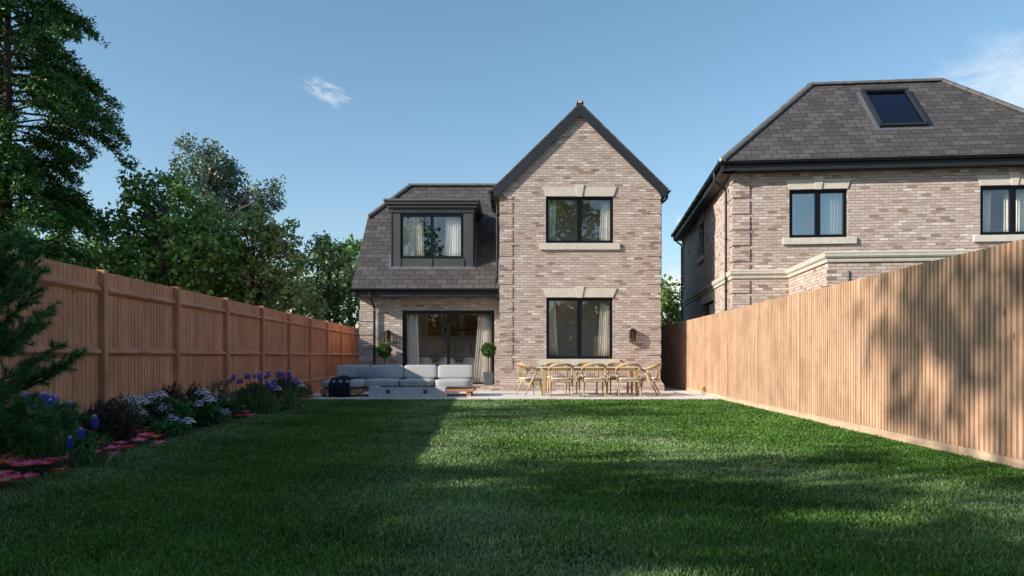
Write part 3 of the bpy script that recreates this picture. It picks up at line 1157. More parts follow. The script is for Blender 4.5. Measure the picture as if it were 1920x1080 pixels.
def gutter_run(p0, p1, out, parent, r=0.06, brackets=0.9, name='gutter'):
    """half-round gutter from p0 to p1 with outward direction out"""
    p0, p1 = Vector(p0), Vector(p1)
    u = (p1 - p0).normalized()
    out = Vector(out).normalized()
    m = MB()
    prof = []
    for i in range(9):
        a = math.pi * i / 8
        prof.append((out * (r - r * math.cos(a)), -r * math.sin(a)))
    prof = [(o_, z) for o_, z in prof]
    inner = [(out * (r - (r - 0.006) * math.cos(math.pi * i / 8)), -(r - 0.006) * math.sin(math.pi * i / 8)) for i in range(8, -1, -1)]
    sec = prof + inner
    n = len(sec)
    V = [p0 + o_ + Vector((0, 0, z)) for o_, z in sec] + [p1 + o_ + Vector((0, 0, z)) for o_, z in sec]
    fs = [(i, (i + 1) % n, n + (i + 1) % n, n + i) for i in range(n)]
    m.add(V, fs)
    # end discs
    for e in (p0, p1):
        m.add([e + o_ + Vector((0, 0, z)) for o_, z in prof], [tuple(range(9))])
    # lip bead and bracket straps
    m.tube([p0 + out * 2 * r, p1 + out * 2 * r], 0.008, 6)
    L = (p1 - p0).length
    k = max(1, int(L / brackets))
    for i in range(k):
        c = p0 + u * (L * (i + 0.5) / k)
        pts = [c + out * (r - (r + 0.006) * math.cos(math.pi * j / 6)) + Vector((0, 0, -(r + 0.006) * math.sin(math.pi * j / 6))) for j in range(7)]
        m.tube(pts, 0.012, 4)
    return m.build(name, M['gutter'], parent)


def roof_slab(top_pts, th, parent, name='roof', mat='tile', label=None):
    """tiled plane with thickness th below it"""
    m = MB()
    p = [Vector(q) for q in top_pts]
    n = (p[1] - p[0]).cross(p[2] - p[0]).normalized()
    if n.z < 0:
        p = p[::-1]
        n = -n
    m.prism(p, -n * th)
    return m.build(name, M[mat], parent, label=label)


def ridge_line(p0, p1, parent, r=0.11, seg=0.45, name='ridge_tiles', sink=0.06):
    """row of half-round ridge tiles with small lap steps"""
    p0, p1 = Vector(p0), Vector(p1)
    u = (p1 - p0)
    L = u.length
    u.normalize()
    side = u.cross(Vector((0, 0, 1))).normalized()
    up = side.cross(u).normalized()
    n = max(1, round(L / seg))
    m = MB()
    for i in range(n):
        a = p0 + u * (L * i / n)
        b_ = p0 + u * (L * (i + 1) / n + 0.0)
        g = 0.006
        a2, b2 = a + u * g, b_ - u * g
        for (rr0, rr1) in ((r * 1.03, r * 0.98),):
            V = []
            for e, rr in ((a2, rr0), (b2, rr1)):
                for j in range(9):
                    t_ = math.pi * j / 8
                    V.append(e + side * math.cos(t_) * rr + up * (math.sin(t_) * rr * 0.85 - sink))
            f = [(j, j + 1, 9 + j + 1, 9 + j) for j in range(8)] + [tuple(range(8, -1, -1)), tuple(range(9, 18)), (0, 9, 17, 8)]
            m.add(V, f)
    return m.build(name, M['ridge'], parent)


def mortar_end(p, parent, r=0.07, d=(0, -1, 0), name='ridge_end'):
    m = MB()
    p = Vector(p)
    d = Vector(d).normalized()
    m.tube([p, p + d * 0.03], [r, r * 0.9], 12)
    return m.build(name, M['mortar'], parent)


# ------------------------------------------------------------------ main house
D = 23.5
S = D / F
house = thing('brick_house', 'buff brick house at the end of the lawn with a steep gable and tiled wing', 'house', (0, 24, 0))
XL, XR = (937.5 - 960) * S, (1238 - 960) * S
XA = (1087.5 - 960) * S
GF = Face((XL, D), (1, 0))
GW = XR - XL
ZE = 5.80


def gz(py):
    return EYE + (HOR - py) * S


def ga(px_):
    return (px_ - 937.5) * S


ZT = gz(213.5)                        # wall apex (hidden just behind barge)
KS = 0.98
wl = MB()
hu = (ga(1023.4), ga(1150.3), gz(456), gz(368.4))
hl = (ga(1024.4), ga(1149.0), gz(673), gz(557.8))
wall_face(wl, GF, 0, GW, 0.0, ZE, [hu, hl], 0.28)
apz = ZE + (GW / 2) * KS + 0.10
wl.add([GF.P(0, ZE), GF.P(GW, ZE), GF.P(GW, ZE + 0.10), GF.P(GW / 2, apz), GF.P(0, ZE + 0.10)], [(0, 1, 2, 3, 4)])
YB = 33.0
# sides and back of the gabled part
wl.add([(XR, D, 0), (XR, YB, 0), (XR, YB, ZE + 0.1), (XR, D, ZE + 0.1)], [(0, 1, 2, 3)])
wl.add([(XL, YB, 0), (XL, D, 0), (XL, D, ZE + 0.1), (XL, YB, ZE + 0.1)], [(0, 1, 2, 3)])
wl.add([(XR, YB, 0), (XL, YB, 0), (XL, YB, ZE + 0.1), ((XL + XR) / 2, YB, apz), (XR, YB, ZE + 0.1)], [(0, 1, 2, 3, 4)])
# wing
WY = 24.3                              # wing front wall
WXL = (675 - 960) * WY / F
WF = Face((WXL, WY), (1, 0))
WWID = XL - WXL
SW = WY / F
DOOR = ((754.4 - 675) * SW, (927 - 675) * SW, 0.175, EYE + (HOR - 582) * SW)
wall_face(wl, WF, 0, WWID, 0.0, 3.05, [DOOR], 0.25)
WYB = 32.1
wl.add([(WXL, WYB, 0), (WXL, WY, 0), (WXL, WY, 3.05), (WXL, 26.45, 5.45), (WXL, 29.3, 5.45), (WXL, WYB, 3.05)], [(0, 1, 2, 3, 4, 5)])
wl.add([(XL, WYB, 0), (WXL, WYB, 0), (WXL, WYB, 3.05), (XL, WYB, 3.05)], [(0, 1, 2, 3)])
wl.build('wall', M['brick'], house, fixn=False)

# plinth with a sloping top course
m = MB()
pz0, pz1, po = 0.40, 0.60, 0.10
zp = gz(722)
zt = gz(711)
V = [GF.P(-0.02, 0, po), GF.P(GW + po, 0, po), GF.P(GW + po, zp, po), GF.P(-0.02, zp, po)]
m.add([(XL, D - po, 0), (XR + po, D - po, 0), (XR + po, D - po, zp), (XL, D - po, zp),
       (XL, D - 0.003, zt), (XR + 0.003, D - 0.003, zt), (XR + po, YB, 0), (XR + po, YB, zp), (XR + 0.003, YB, zt),
       (XL, D + 0.02, 0), (XL, D + 0.02, zt)],
      [(0, 1, 2, 3), (3, 2, 5, 4), (1, 6, 7, 2), (2, 7, 8, 5), (9, 0, 3, 4, 10)])
m.build('plinth', M['brick'], house, fixn=False)
# brick step along the wing
m = MB()
m.box(WXL - 0.02, XL - 0.004, D + 0.06, WY - 0.003, 0.0, 0.165)
m.build('step', M['brick'], house, bevel=0.005)

# quoins
quoins((XL, D), (1, 0), (0, -1), (0, 1), (-1, 0), 0.62, 5.78, house, wa=(961 - 937.5) * S, wb=0.3, off=0.02, proj=0.020)
quoins((XR, D), (-1, 0), (0, -1), (0, 1), (1, 0), 0.62, 5.78, house, wa=(1238 - 1212) * S, wb=0.4, off=0.02, proj=0.020)
quoins((WXL, WY), (1, 0), (0, -1), (0, 1), (-1, 0), 0.0, 2.45, house, wa=0.40, wb=0.4, proj=0.022, off=0.0)

# windows of the gable
w1 = window_unit(GF, *hu, house)
w2 = window_unit(GF, *hl, house)
lintel(GF, hu[0], hu[1], hu[3] + 0.002, gz(350.5), 0.10, house)
lintel(GF, hl[0], hl[1], hl[3] + 0.002, gz(541), 0.12, house)
sill(GF, ga(1011.8), ga(1162.3), gz(468.6), gz(456.3), house)
sill(GF, ga(1012), ga(1162), gz(685), gz(673.3), house)

# gable roof
OH = 0.10                      # verge projection
XO = (924.8 - 960) * S
half = XA - XO
zb_top = gz(194.5)
z_eave = zb_top - half * KS
for sgn in (-1, 1):
    xe = XA + sgn * half
    roof_slab([(XA, D - OH + 0.0, zb_top + 0.02), (xe + sgn * 0.05, D - OH, z_eave - 0.05 * KS + 0.02),
               (xe + sgn * 0.05, YB + 0.1, z_eave - 0.05 * KS + 0.02), (XA, YB + 0.1, zb_top + 0.02)], 0.05, house)
    # barge board with a boxed foot
    m = MB()
    th = 0.315
    foot = gz(369.4)
    xi = XA + sgn * (half - 0.22)
    pts = [(XA, D - OH + 0.005, zb_top - 0.055), (XA, D - OH + 0.005, zb_top - 0.055 - th),
           (xi, D - OH + 0.005, zb_top - 0.055 - th - (half - 0.22) * KS), (xi, D - OH + 0.005, foot),
           (xe, D - OH + 0.005, foot), (xe, D - OH + 0.005, z_eave - 0.055)]
    if sgn > 0:
        pts = pts[::-1]
    m.prism(pts, (0, 0.035, 0))
    m.build('bargeboard', M['anthracite'], house)
    # soffit behind the foot
    m = MB()
    x_in = XL if sgn < 0 else XR
    a_, b_ = sorted((xe - sgn * 0.01, x_in - sgn * 0.0))
    m.box(a_, b_, D - OH + 0.042, YB, foot + 0.01, foot + 0.20)
    m.build('soffit', M['anthracite'], house)
    gy = gutter_run((xe - sgn * 0.0, D - OH + 0.03, z_eave - 0.06), (xe, YB, z_eave - 0.06), (sgn, 0, 0), house, 0.06)
rt = ridge_line((XA, D - OH + 0.01, zb_top + 0.06), (XA, YB, zb_top + 0.06), house, r=0.10)
mortar_end((XA, D - OH + 0.012, zb_top + 0.035), house, r=0.055)

# right end of the gable eaves: swan neck seen under the gutter
m = MB()
xg = XA + half + 0.06
m.tube([(xg, D + 0.25, z_eave - 0.12), (xg, D + 0.25, z_eave - 0.22), (xg - 0.05, D + 0.25, z_eave - 0.28), (XR + 0.06, D + 0.3, z_eave - 0.40)], 0.035, 10)
m.tube([(XR + 0.06, D + 0.3, z_eave - 0.38), (XR + 0.06, D + 0.3, 0.05)], 0.034, 10)
m.build('downpipe', M['gutter'], house, smooth=False)
m = MB()
xg = XA - half - 0.05
m.tube([(xg, D + 0.10, z_eave - 0.10), (xg, D + 0.10, z_eave - 0.26), (XL - 0.11, D + 0.10, z_eave - 0.36), (XL - 0.09, D + 0.10, z_eave - 0.50), (XL - 0.09, D + 0.10, 3.35)], 0.030, 10)
m.tube([(XL - 0.09, D + 0.10, 3.40), (XL - 0.09, D + 0.10, 3.30), (XL - 0.12, D + 0.0, 3.22)], 0.034, 10)
for z in (3.5, 4.6, 5.2):
    m.tube([(XL - 0.09, D + 0.10, z), (XL - 0.09, D + 0.10, z + 0.05)], 0.040, 10)
m.build('downpipe', M['gutter'], house)

# wing roof: one plane at about 43 degrees with a half hip on the left
RX0 = (658 - 960) * 23.7 / F
RY0, RZ0, RK = 23.72, 3.06, 0.943


def rz(y_):
    return RZ0 + RK * (y_ - RY0)


RYK, RYR = 26.5, 27.95
XH = (768 - 960) * 27.9 / F
zk, zr = rz(RYK), rz(RYR)
# a dormer sits on it, the plane runs on underneath
roof_slab([(RX0, RY0, RZ0), (XL - 0.005, RY0, RZ0), (XL - 0.005, D + 0.3, rz(D + 0.3)), (XL - 0.005, RYR, zr), (XH, RYR, zr), (RX0, RYK, zk)], 0.06, house)
# back plane and half hip
yb2 = 2 * RYR - RY0
ybk = 2 * RYR - RYK
roof_slab([(RX0, yb2, RZ0), (RX0, ybk, zk), (XH, RYR, zr), (XL - 0.005, RYR, zr), (XL - 0.005, yb2, RZ0)], 0.06, house)
roof_slab([(RX0, RYK, zk), (XH, RYR, zr), (RX0, ybk, zk)], 0.06, house)
ridge_line((XH - 0.03, RYR, zr + 0.05), (XA - 1.2, RYR, zr + 0.05), house, r=0.11)
ridge_line((RX0 - 0.02, RYK - 0.02, zk + 0.03), (XH, RYR, zr + 0.05), house, r=0.11)
mortar_end((RX0 + 0.0, RYK - 0.03, zk - 0.01), house, r=0.08, d=(-0.55, -0.55, -0.6))
# verge: mortar strip and dark soffit board under the left edge
m = MB()
m.prism([(RX0 + 0.03, RY0, RZ0 - 0.07), (RX0 + 0.03, RYK, zk - 0.07), (RX0 + 0.03, RYK, zk - 0.20), (RX0 + 0.03, RY0, RZ0 - 0.20)], (0.11, 0, 0))
m.build('verge_board', M['anthracite'], house)
# eaves: fascia, soffit and gutter
m = MB()
m.box(RX0 + 0.01, XL - 0.005, RY0 + 0.055, RY0 + 0.085, RZ0 - 0.235, RZ0 - 0.045)
m.box(RX0 + 0.02, XL - 0.005, RY0 + 0.085, WY + 0.01, RZ0 - 0.230, RZ0 - 0.205)
m.build('fascia', M['anthracite'], house)
gutter_run((RX0 - 0.01, RY0 + 0.055, RZ0 - 0.02), (XL - 0.01, RY0 + 0.055, RZ0 - 0.02), (0, -1, 0), house, 0.06)
m = MB()
xd0 = (694 - 960) * 23.7 / F
xd1 = (702 - 960) * 24.22 / F
m.tube([(xd0, RY0 - 0.0, RZ0 - 0.08), (xd0, RY0, RZ0 - 0.26), (xd1, WY - 0.08, RZ0 - 0.55), (xd1, WY - 0.08, RZ0 - 0.65), (xd1, WY - 0.08, 0.17)], 0.036, 10)
for z in (0.6, 1.6, 2.35):
    m.tube([(xd1, WY - 0.08, z), (xd1, WY - 0.08, z + 0.05)], 0.046, 10)
m.build('downpipe', M['gutter'], house)
# lead soakers where the wing roof meets the gable wall
m = MB()
ys = D + 0.32
m.hexa([(XL - 0.055, ys, rz(ys) + 0.012), (XL - 0.004, ys, rz(ys) + 0.012), (XL - 0.004, RYR - 0.1, rz(RYR - 0.1) + 0.012), (XL - 0.055, RYR - 0.1, rz(RYR - 0.1) + 0.012),
        (XL - 0.055, ys, rz(ys) + 0.018), (XL - 0.004, ys, rz(ys) + 0.15), (XL - 0.004, RYR - 0.1, rz(RYR - 0.1) + 0.15), (XL - 0.055, RYR - 0.1, rz(RYR - 0.1) + 0.018)])
m.build('flashing', M['lead'], house)

# dormer
DF = 24.47
SD = DF / F


def da(px_):
    return (px_ - 960) * SD


def dz(py):
    return EYE + (HOR - py) * SD


DFc = Face((0, DF), (1, 0))
dorm = MB()
x0, x1 = da(733), da(887)
zb, zt_ = dz(501), dz(398)
wx0, wx1, wz0, wz1 = da(750.5), da(869), dz(485), dz(400.5)
wall_face(dorm, DFc, x0, x1, zb, zt_, [(wx0, wx1, wz0, wz1)], 0.2)
yt = RY0 + (zt_ - RZ0) / RK
ybm = RY0 + (zb - RZ0) / RK
for xx in (x0, x1):
    dorm.add([(xx, DF, zb), (xx, DF, zt_), (xx, yt + 0.3, zt_), (xx, ybm + 0.3, zb)], [(0, 1, 2, 3)])
dormer = dorm.build('dormer', M['zinc'], house, fixn=False)
m = MB()
for p in (733.8, 751, 869.5, 886.2):
    z_hi = zt_ if p in (733.8, 886.2) else wz0
    m.box(da(p) - 0.009, da(p) + 0.009, DF - 0.022, DF - 0.002, zb, z_hi)
m.box(da(810) - 0.009, da(810) + 0.009, DF - 0.022, DF - 0.002, zb, wz0)
m.build('standing_seam', M['zinc'], dormer)
m = MB()
cw0, cw1 = x0, x1
steps = [(398, 392.5, 0.035), (392.5, 390, 0.015), (390, 386, 0.11), (386, 384, 0.09), (384, 380.5, 0.17), (380.5, 379, 0.15)]
for (ya, yb_, o_) in steps:
    m.box(cw0 - o_, cw1 + o_, DF - o_, yt + 0.4, dz(ya), dz(yb_) + 0.001)
m.build('cornice', M['zinc'], dormer)
m = MB()
m.box(cw0 - 0.21, cw1 + 0.21, DF - 0.21, RY0 + (dz(379) - RZ0) / RK + 0.25, dz(379) + 0.003, dz(374.5))
m.build('lead_roof', M['lead'], dormer, bevel=0.012)
m = MB()
zl = rz(DF - 0.11)
m.hexa([(x0 - 0.07, DF - 0.06, rz(DF - 0.06) + 0.004), (x1 + 0.07, DF - 0.06, rz(DF - 0.06) + 0.004), (x1 + 0.07, DF + 0.01, rz(DF + 0.01) + 0.004), (x0 - 0.07, DF + 0.01, rz(DF + 0.01) + 0.004),
        (x0 - 0.07, DF - 0.06, rz(DF - 0.06) + 0.016), (x1 + 0.07, DF - 0.06, rz(DF - 0.06) + 0.016), (x1 + 0.07, DF - 0.004, rz(DF + 0.01) + 0.03), (x0 - 0.07, DF - 0.004, rz(DF + 0.01) + 0.03)])
for (xa_, xb_) in ((x0 - 0.09, x0 - 0.004), (x1 + 0.004, x1 + 0.09)):
    m.hexa([(xa_, DF, rz(DF) + 0.004), (xb_, DF, rz(DF) + 0.004), (xb_, yt, rz(yt) + 0.004), (xa_, yt, rz(yt) + 0.004),
            (xa_, DF, rz(DF) + 0.016), (xb_, DF, rz(DF) + 0.016), (xb_, yt, rz(yt) + 0.016), (xa_, yt, rz(yt) + 0.016)])
m.build('flashing', M['lead'], dormer)
m = MB()
fr, sa = 0.085, 0.035
B = DFc.box
o1, o0 = -0.03, -0.10
am = (wx0 + wx1) / 2
B(m, wx0, wx1, wz1 - fr, wz1, o0, o1)
B(m, wx0, wx1, wz0, wz0 + fr, o0, o1)
B(m, wx0, wx0 + fr, wz0 + fr, wz1 - fr, o0, o1)
B(m, wx1 - fr, wx1, wz0 + fr, wz1 - fr, o0, o1)
B(m, am - 0.05, am + 0.05, wz0 + fr, wz1 - fr, o0, o1 - 0.002)
m.build('window_frame', M['frame'], dormer)
for a_, b_ in ((wx0 + fr, am - 0.05), (am + 0.05, wx1 - fr)):
    m = MB()
    B(m, a_ + 0.002, b_ - 0.002, wz0 + fr + 0.002, wz1 - fr - 0.002, -0.075, -0.069)
    m.build('window_pane', M['glass'], dormer)

# sliding door
m = MB()
a0, a1, z0, z1 = DOOR
o1, o0 = -0.05, -0.17
fw = 0.085
B = WF.box
B(m, a0, a1, z1 - 0.10, z1, o0, o1)
B(m, a0, a1, z0, z0 + 0.05, o0, o1)
B(m, a0, a0 + 0.115, z0 + 0.05, z1 - 0.10, o0, o1)
B(m, a1 - fw, a1, z0 + 0.05, z1 - 0.10, o0, o1)
mc = (840.5 - 675) * SW
B(m, mc - 0.045, mc + 0.045, z0 + 0.05, z1 - 0.10, o0, o1 - 0.002)
door = m.build('sliding_door', M['frame'], house)
for a_, b_ in ((a0 + 0.115, mc - 0.045), (mc + 0.045, a1 - fw)):
    m = MB()
    B(m, a_ + 0.002, b_ - 0.002, z0 + 0.052, z1 - 0.102, -0.12, -0.113)
    m.build('pane', M['glass_door'], door)


# rooms behind the glass
def room(x0, x1, y0, y1, z0, z1, parent, mat='plaster', floor='intfloor', name='interior_wall'):
    m = MB()
    m.add([(x0, y1, z0), (x1, y1, z0), (x1, y1, z1), (x0, y1, z1)], [(3, 2, 1, 0)])
    m.add([(x0, y0, z0), (x0, y1, z0), (x0, y1, z1), (x0, y0, z1)], [(0, 1, 2, 3)])
    m.add([(x1, y0, z0), (x1, y1, z0), (x1, y1, z1), (x1, y0, z1)], [(3, 2, 1, 0)])
    m.add([(x0, y0, z1), (x1, y0, z1), (x1, y1, z1), (x0, y1, z1)], [(0, 1, 2, 3)])
    m.build(name, M[mat], parent, fixn=False)
    m = MB()
    m.add([(x0, y0, z0), (x1, y0, z0), (x1, y1, z0), (x0, y1, z0)], [(0, 1, 2, 3)])
    m.build('interior_floor', M[floor], parent, fixn=False)


room(XL + 0.3, XR - 0.3, D + 0.28, D + 1.9, 0.2, 2.95, house, 'plaster_dark')
room(XL + 0.3, XR - 0.3, D + 0.28, D + 1.9, 3.2, 5.95, house, 'plaster_dark')
room(WXL + 0.3, XL - 0.05, WY + 0.25, WY + 3.8, 0.176, 2.60, house, 'plaster')
room(x0 + 0.04, x1 - 0.04, DF + 0.2, DF + 4.5, dz(500), zt_ - 0.01, house, 'plaster_dark')

# curtains
cg = 'cream curtains inside the brick house'
lo, hi = hu[2] + 0.03, hu[3] - 0.03
curtain(GF, ga(1029), ga(1043), ga(1029), ga(1040), lo, hi, -0.30, 'cream curtain at the left of the upstairs gable window', cg, 5, 0.03)
curtain(GF, ga(1129), ga(1147), ga(1124), ga(1147), lo, hi, -0.30, 'cream curtain at the right of the upstairs gable window', cg, 5, 0.035)
lo, hi = hl[2] + 0.03, hl[3] - 0.03
curtain(GF, ga(1027), ga(1041), ga(1027), ga(1048), lo, hi, -0.30, 'cream curtain at the left of the ground floor gable window', cg, 5, 0.03)
curtain(GF, ga(1128), ga(1147), ga(1120), ga(1147), lo, hi, -0.30, 'cream curtain at the right of the ground floor gable window behind the table', cg, 6, 0.035)
curtain(WF, a0 + 0.12, a0 + 0.42, a0 + 0.12, a0 + 0.50, 0.19, 2.35, -0.34, 'cream curtain at the left end of the sliding door', cg, 6, 0.03)
curtain(WF, a1 - 0.50, a1 - 0.09, a1 - 0.72, a1 - 0.10, 0.19, 2.35, -0.30, 'cream curtain at the right end of the sliding door, behind a potted tree', cg, 7, 0.045)
c = Face((0, DF), (1, 0))
curtain(c, wx0 + 0.06, da(791), wx0 + 0.06, da(794), wz0 + 0.04, wz1 - 0.04, -0.24, 'cream curtain in the left light of the dormer window', cg, 8, 0.03)
curtain(c, da(835), wx1 - 0.05, da(831), wx1 - 0.05, wz0 + 0.04, wz1 - 0.04, -0.24, 'cream curtain in the right light of the dormer window', cg, 7, 0.03)

# kitchen seen through the sliding door
KY = WY + 3.4
SK = KY / F


def kx(px_):
    return (px_ - 960) * SK


def kz(py):
    return EYE + (HOR - py) * SK


cab_lab = ['leftmost olive framed walnut wall cupboard in the kitchen', 'middle olive framed walnut wall cupboard in the kitchen', 'rightmost olive framed walnut wall cupboard in the kitchen']
for i, (p0, p1) in enumerate(((799, 832), (834, 866), (867, 900))):
    t = thing('wall_cupboard', cab_lab[i], 'cupboard', (kx(p0), KY, kz(634)), 'wall cupboards in the kitchen')
    m = MB()
    m.box(kx(p0), kx(p1), KY - 0.05, WY + 3.78, kz(633), kz(588))
    m.build('carcass', M['cabinet'], t)
    m = MB()
    m.box(kx(p0 + 4), kx(p1 - 4), KY - 0.065, KY - 0.052, kz(629.5), kz(590.5))
    m.build('front', M['walnut'], t)
t = thing('kitchen_worktop', 'pale kitchen worktop and base units along the back wall behind the sliding door', 'worktop', (kx(830), KY, 0.18))
m = MB()
m.box(kx(770), kx(925), KY - 0.30, WY + 3.78, 0.18, kz(667))
m.build('base_unit', M['cabinet'], t)
m = MB()
m.box(kx(770), kx(925), KY - 0.33, WY + 3.78, kz(667) + 0.002, kz(664))
m.build('worktop', M['splash'], t)
m = MB()
m.box(kx(801), kx(925), WY + 3.74, WY + 3.785, kz(664), kz(634))
o = m.build('splashback', M['splash'], t)
m = MB()
xt = kx(884)
m.tube([(xt, KY, kz(664)), (xt, KY, kz(650)), (xt, KY - 0.03, kz(647.5)), (xt, KY - 0.12, kz(647)), (xt, KY - 0.15, kz(650))], 0.014, 8)
m.tube([(xt - 0.05, KY, kz(658)), (xt, KY, kz(658))], 0.010, 6)
o = m.build('kitchen_tap', M['copper'], None, smooth=True)
o['label'] = 'tall copper kitchen tap standing on the worktop'
o['category'] = 'tap'
m = MB()
m.box(kx(835), kx(902), KY - 0.5, KY - 0.44, kz(621.5), kz(617))
for p in (842, 895):
    m.tube([(kx(p), KY - 0.47, kz(617)), (kx(p), KY - 0.47, 2.6)], 0.006, 6)
o = m.build('pendant_lamp', M['black'], None)
o['label'] = 'long black bar pendant hanging in front of the kitchen cupboards'
o['category'] = 'lamp'


def shell_chair(x, y_, lab, rot):
    t = thing('dining_chair', lab, 'chair', (0, 0, 0), 'white upholstered chairs inside')
    m = MB()
    nu, nv = 14, 6
    for j in range(nv + 1):
        for i in range(nu + 1):
            th_ = math.pi * (0.05 + 0.9 * i / nu)
            v_ = j / nv
            top = 0.40 * math.sin(th_) ** 0.35
            z = 0.42 + top * v_
            r_ = 0.25 + 0.05 * v_
            m.v.append((r_ * math.cos(th_), -r_ * math.sin(th_) * 0.95, z))
    for j in range(nv):
        for i in range(nu):
            q = j * (nu + 1) + i
            m.f.append((q, q + 1, q + nu + 2, q + nu + 1))
    b_ = m.build('backrest', M['white_shell'], t, smooth=True)
    s_ = b_.modifiers.new('t', 'SOLIDIFY')
    s_.thickness = 0.05
    m = MB()
    m.tube([(0, 0, 0.40), (0, 0, 0.42), (0, 0, 0.47), (0, 0, 0.49)], [0.20, 0.25, 0.25, 0.20], 20)
    m.build('seat', M['white_shell'], t, smooth=False)
    for sx in (-1, 1):
        for sy in (-1, 1):
            m = MB()
            m.tube([(sx * 0.16, sy * 0.15, 0.41), (sx * 0.23, sy * 0.22, 0)], [0.016, 0.011], 8)
            m.build('leg', M['black'], t)
    t.location = (x, y_, 0.178)
    t.rotation_euler = (0, 0, rot)
    return t


SH = 25.7 / F
for k, (p, lab, rt_) in enumerate(((793, 'white shell chair indoors nearest the left curtain', 0.25), (838, 'white shell chair indoors in line with the door post', 0.0), (885, 'white shell chair indoors nearest the right curtain', -0.3))):
    shell_chair((p - 960) * SH, 25.7, lab, rt_)
t = thing('indoor_table', 'dark wooden dining table behind the white shell chairs indoors', 'table', ((840 - 960) * SH, 26.5, 0.178))
m = MB()
m.box((775 - 960) * SH, (900 - 960) * SH, 26.15, 26.85, 0.86, 0.90)
m.build('tabletop', M['walnut'], t, bevel=0.01)
for p in (790, 888):
    for yy in (26.25, 26.75):
        m = MB()
        m.box((p - 960) * SH - 0.03, (p - 960) * SH + 0.03, yy - 0.03, yy + 0.03, 0.178, 0.86)
        m.build('leg', M['walnut'], t)


# wall lanterns
def lantern(px_, py0, py1, fc_y, lab):
    s = fc_y / F
    xc = (px_ - 960) * s
    z0, z1 = EYE + (HOR - py1) * s, EYE + (HOR - py0) * s
    yw = fc_y
    t = thing('wall_lantern', lab, 'lantern', (xc, yw, (z0 + z1) / 2), 'wall lanterns on the brick house')
    w = 0.085
    dp = 0.15
    m = MB()
    m.box(xc - 0.045, xc + 0.045, yw - 0.018, yw - 0.002, z0 + 0.10, z1 + 0.01)
    m.box(xc - 0.025, xc + 0.025, yw - dp - 0.01, yw - 0.01, z1 - 0.03, z1 + 0.0)
    m.build('bracket', M['black'], t, bevel=0.003)
    m = MB()
    zt2 = z1 - 0.055
    for sx in (-1, 1):
        for yy in (yw - 0.035, yw - dp - 0.03):
            m.box(xc + sx * w - 0.007, xc + sx * w + 0.007, yy - 0.007, yy + 0.007, z0, zt2)
    m.box(xc - w - 0.012, xc + w + 0.012, yw - dp - 0.042, yw - 0.025, zt2, zt2 + 0.022)
    m.box(xc - w - 0.007, xc + w + 0.007, yw - dp - 0.037, yw - 0.028, z0 - 0.012, z0)
    m.box(xc - 0.04, xc + 0.04, yw - dp * 0.5 - 0.07, yw - dp * 0.5 + 0.01, zt2 + 0.022, z1 - 0.031)
    m.build('cage', M['black'], t)
    m = MB()
    yc = yw - dp / 2 - 0.03
    m.box(xc - w + 0.008, xc + w - 0.008, yw - dp - 0.030, yw - dp - 0.027, z0 + 0.002, zt2 - 0.002)
    m.box(xc - w + 0.001, xc - w + 0.004, yw - dp - 0.022, yw - 0.042, z0 + 0.002, zt2 - 0.002)
    m.box(xc + w - 0.004, xc + w - 0.001, yw - dp - 0.022, yw - 0.042, z0 + 0.002, zt2 - 0.002)
    m.build('glass', M['lampglass'], t)
    m = MB()
    m.tube([(xc, yc, z0 + 0.005), (xc, yc, z0 + 0.03), (xc, yc, zt2 - 0.10), (xc, yc, zt2 - 0.005)], [0.013, 0.016, 0.016, 0.010], 12)
    m.build('bulb', M['bulb'], t, smooth=True)


lantern(1185.5, 616.5, 641, D, 'black wall lantern on the brick gable to the right of the ground floor window')
lantern(727.5, 619, 641, WY, 'black wall lantern left of the sliding door, above a small round tree')
m = MB()
m.tube([((1159 - 960) * S, D - 0.001, gz(677)), ((1159 - 960) * S, D - 0.05, gz(677))], 0.018, 8)
m.tube([((1159 - 960) * S, D - 0.05, gz(675)), ((1159 - 960) * S, D - 0.05, gz(681))], 0.014, 8)

# ------------------------------------------------------------------ neighbouring house
nb = thing('neighbour_house', 'large buff brick house over the right fence with a hipped roof and skylight', 'house', (8, 24, 0))
TH = math.atan(153 / F)
nu_ = Vector((math.cos(TH), -math.sin(TH), 0))     # along the front, to the right
nv_ = Vector((math.sin(TH), math.cos(TH), 0))      # depth
C0 = Vector((415 * 21 / F, 21, 0))
NF = Face(C0, nu_)
NLEN = 9.2
NDEP = 12.0
NZ = 5.98


def npnt(a, b_, z):
    p = C0 + nu_ * a + nv_ * b_
    return (p.x, p.y, z)


w = MB()
wa0, wz1_ = NF.px(1480, 356)
wa1, _ = NF.px(1589, 354)
_, wz0_ = NF.px(1480, 446.5)
nw1 = (wa0, wa1, wz0_, wz1_)
xa0, xz1 = NF.px(1838, 347)
_, xz0 = NF.px(1838, 440.5)
nw2 = (xa0, xa0 + (wa1 - wa0) * 1.12, wz0_, wz1_)
wall_face(w, NF, 0, NLEN, 0, NZ, [nw1, nw2], 0.25)
NS = Face(C0, -nv_)      # left flank; a negative going back
NS = Face(Vector(npnt(0, NDEP, 0)), -nv_)
sa0, sz1 = NS.px(1310, 425)
sa1, _ = NS.px(1320, 425)
_, sz0 = NS.px(1315, 483)
flank_holes = [(sa0, sa1, sz0, sz1)]
ga0, gz1_ = NS.px(1318, 572)
ga1, _ = NS.px(1338, 572)
flank_holes.append((ga0, ga1, 1.6, gz1_))
wall_face(w, NS, 0, NDEP, 0, NZ, flank_holes, 0.2)
w.add([npnt(NLEN, 0, 0), npnt(NLEN, NDEP, 0), npnt(NLEN, NDEP, NZ), npnt(NLEN, 0, NZ)], [(0, 1, 2, 3)])
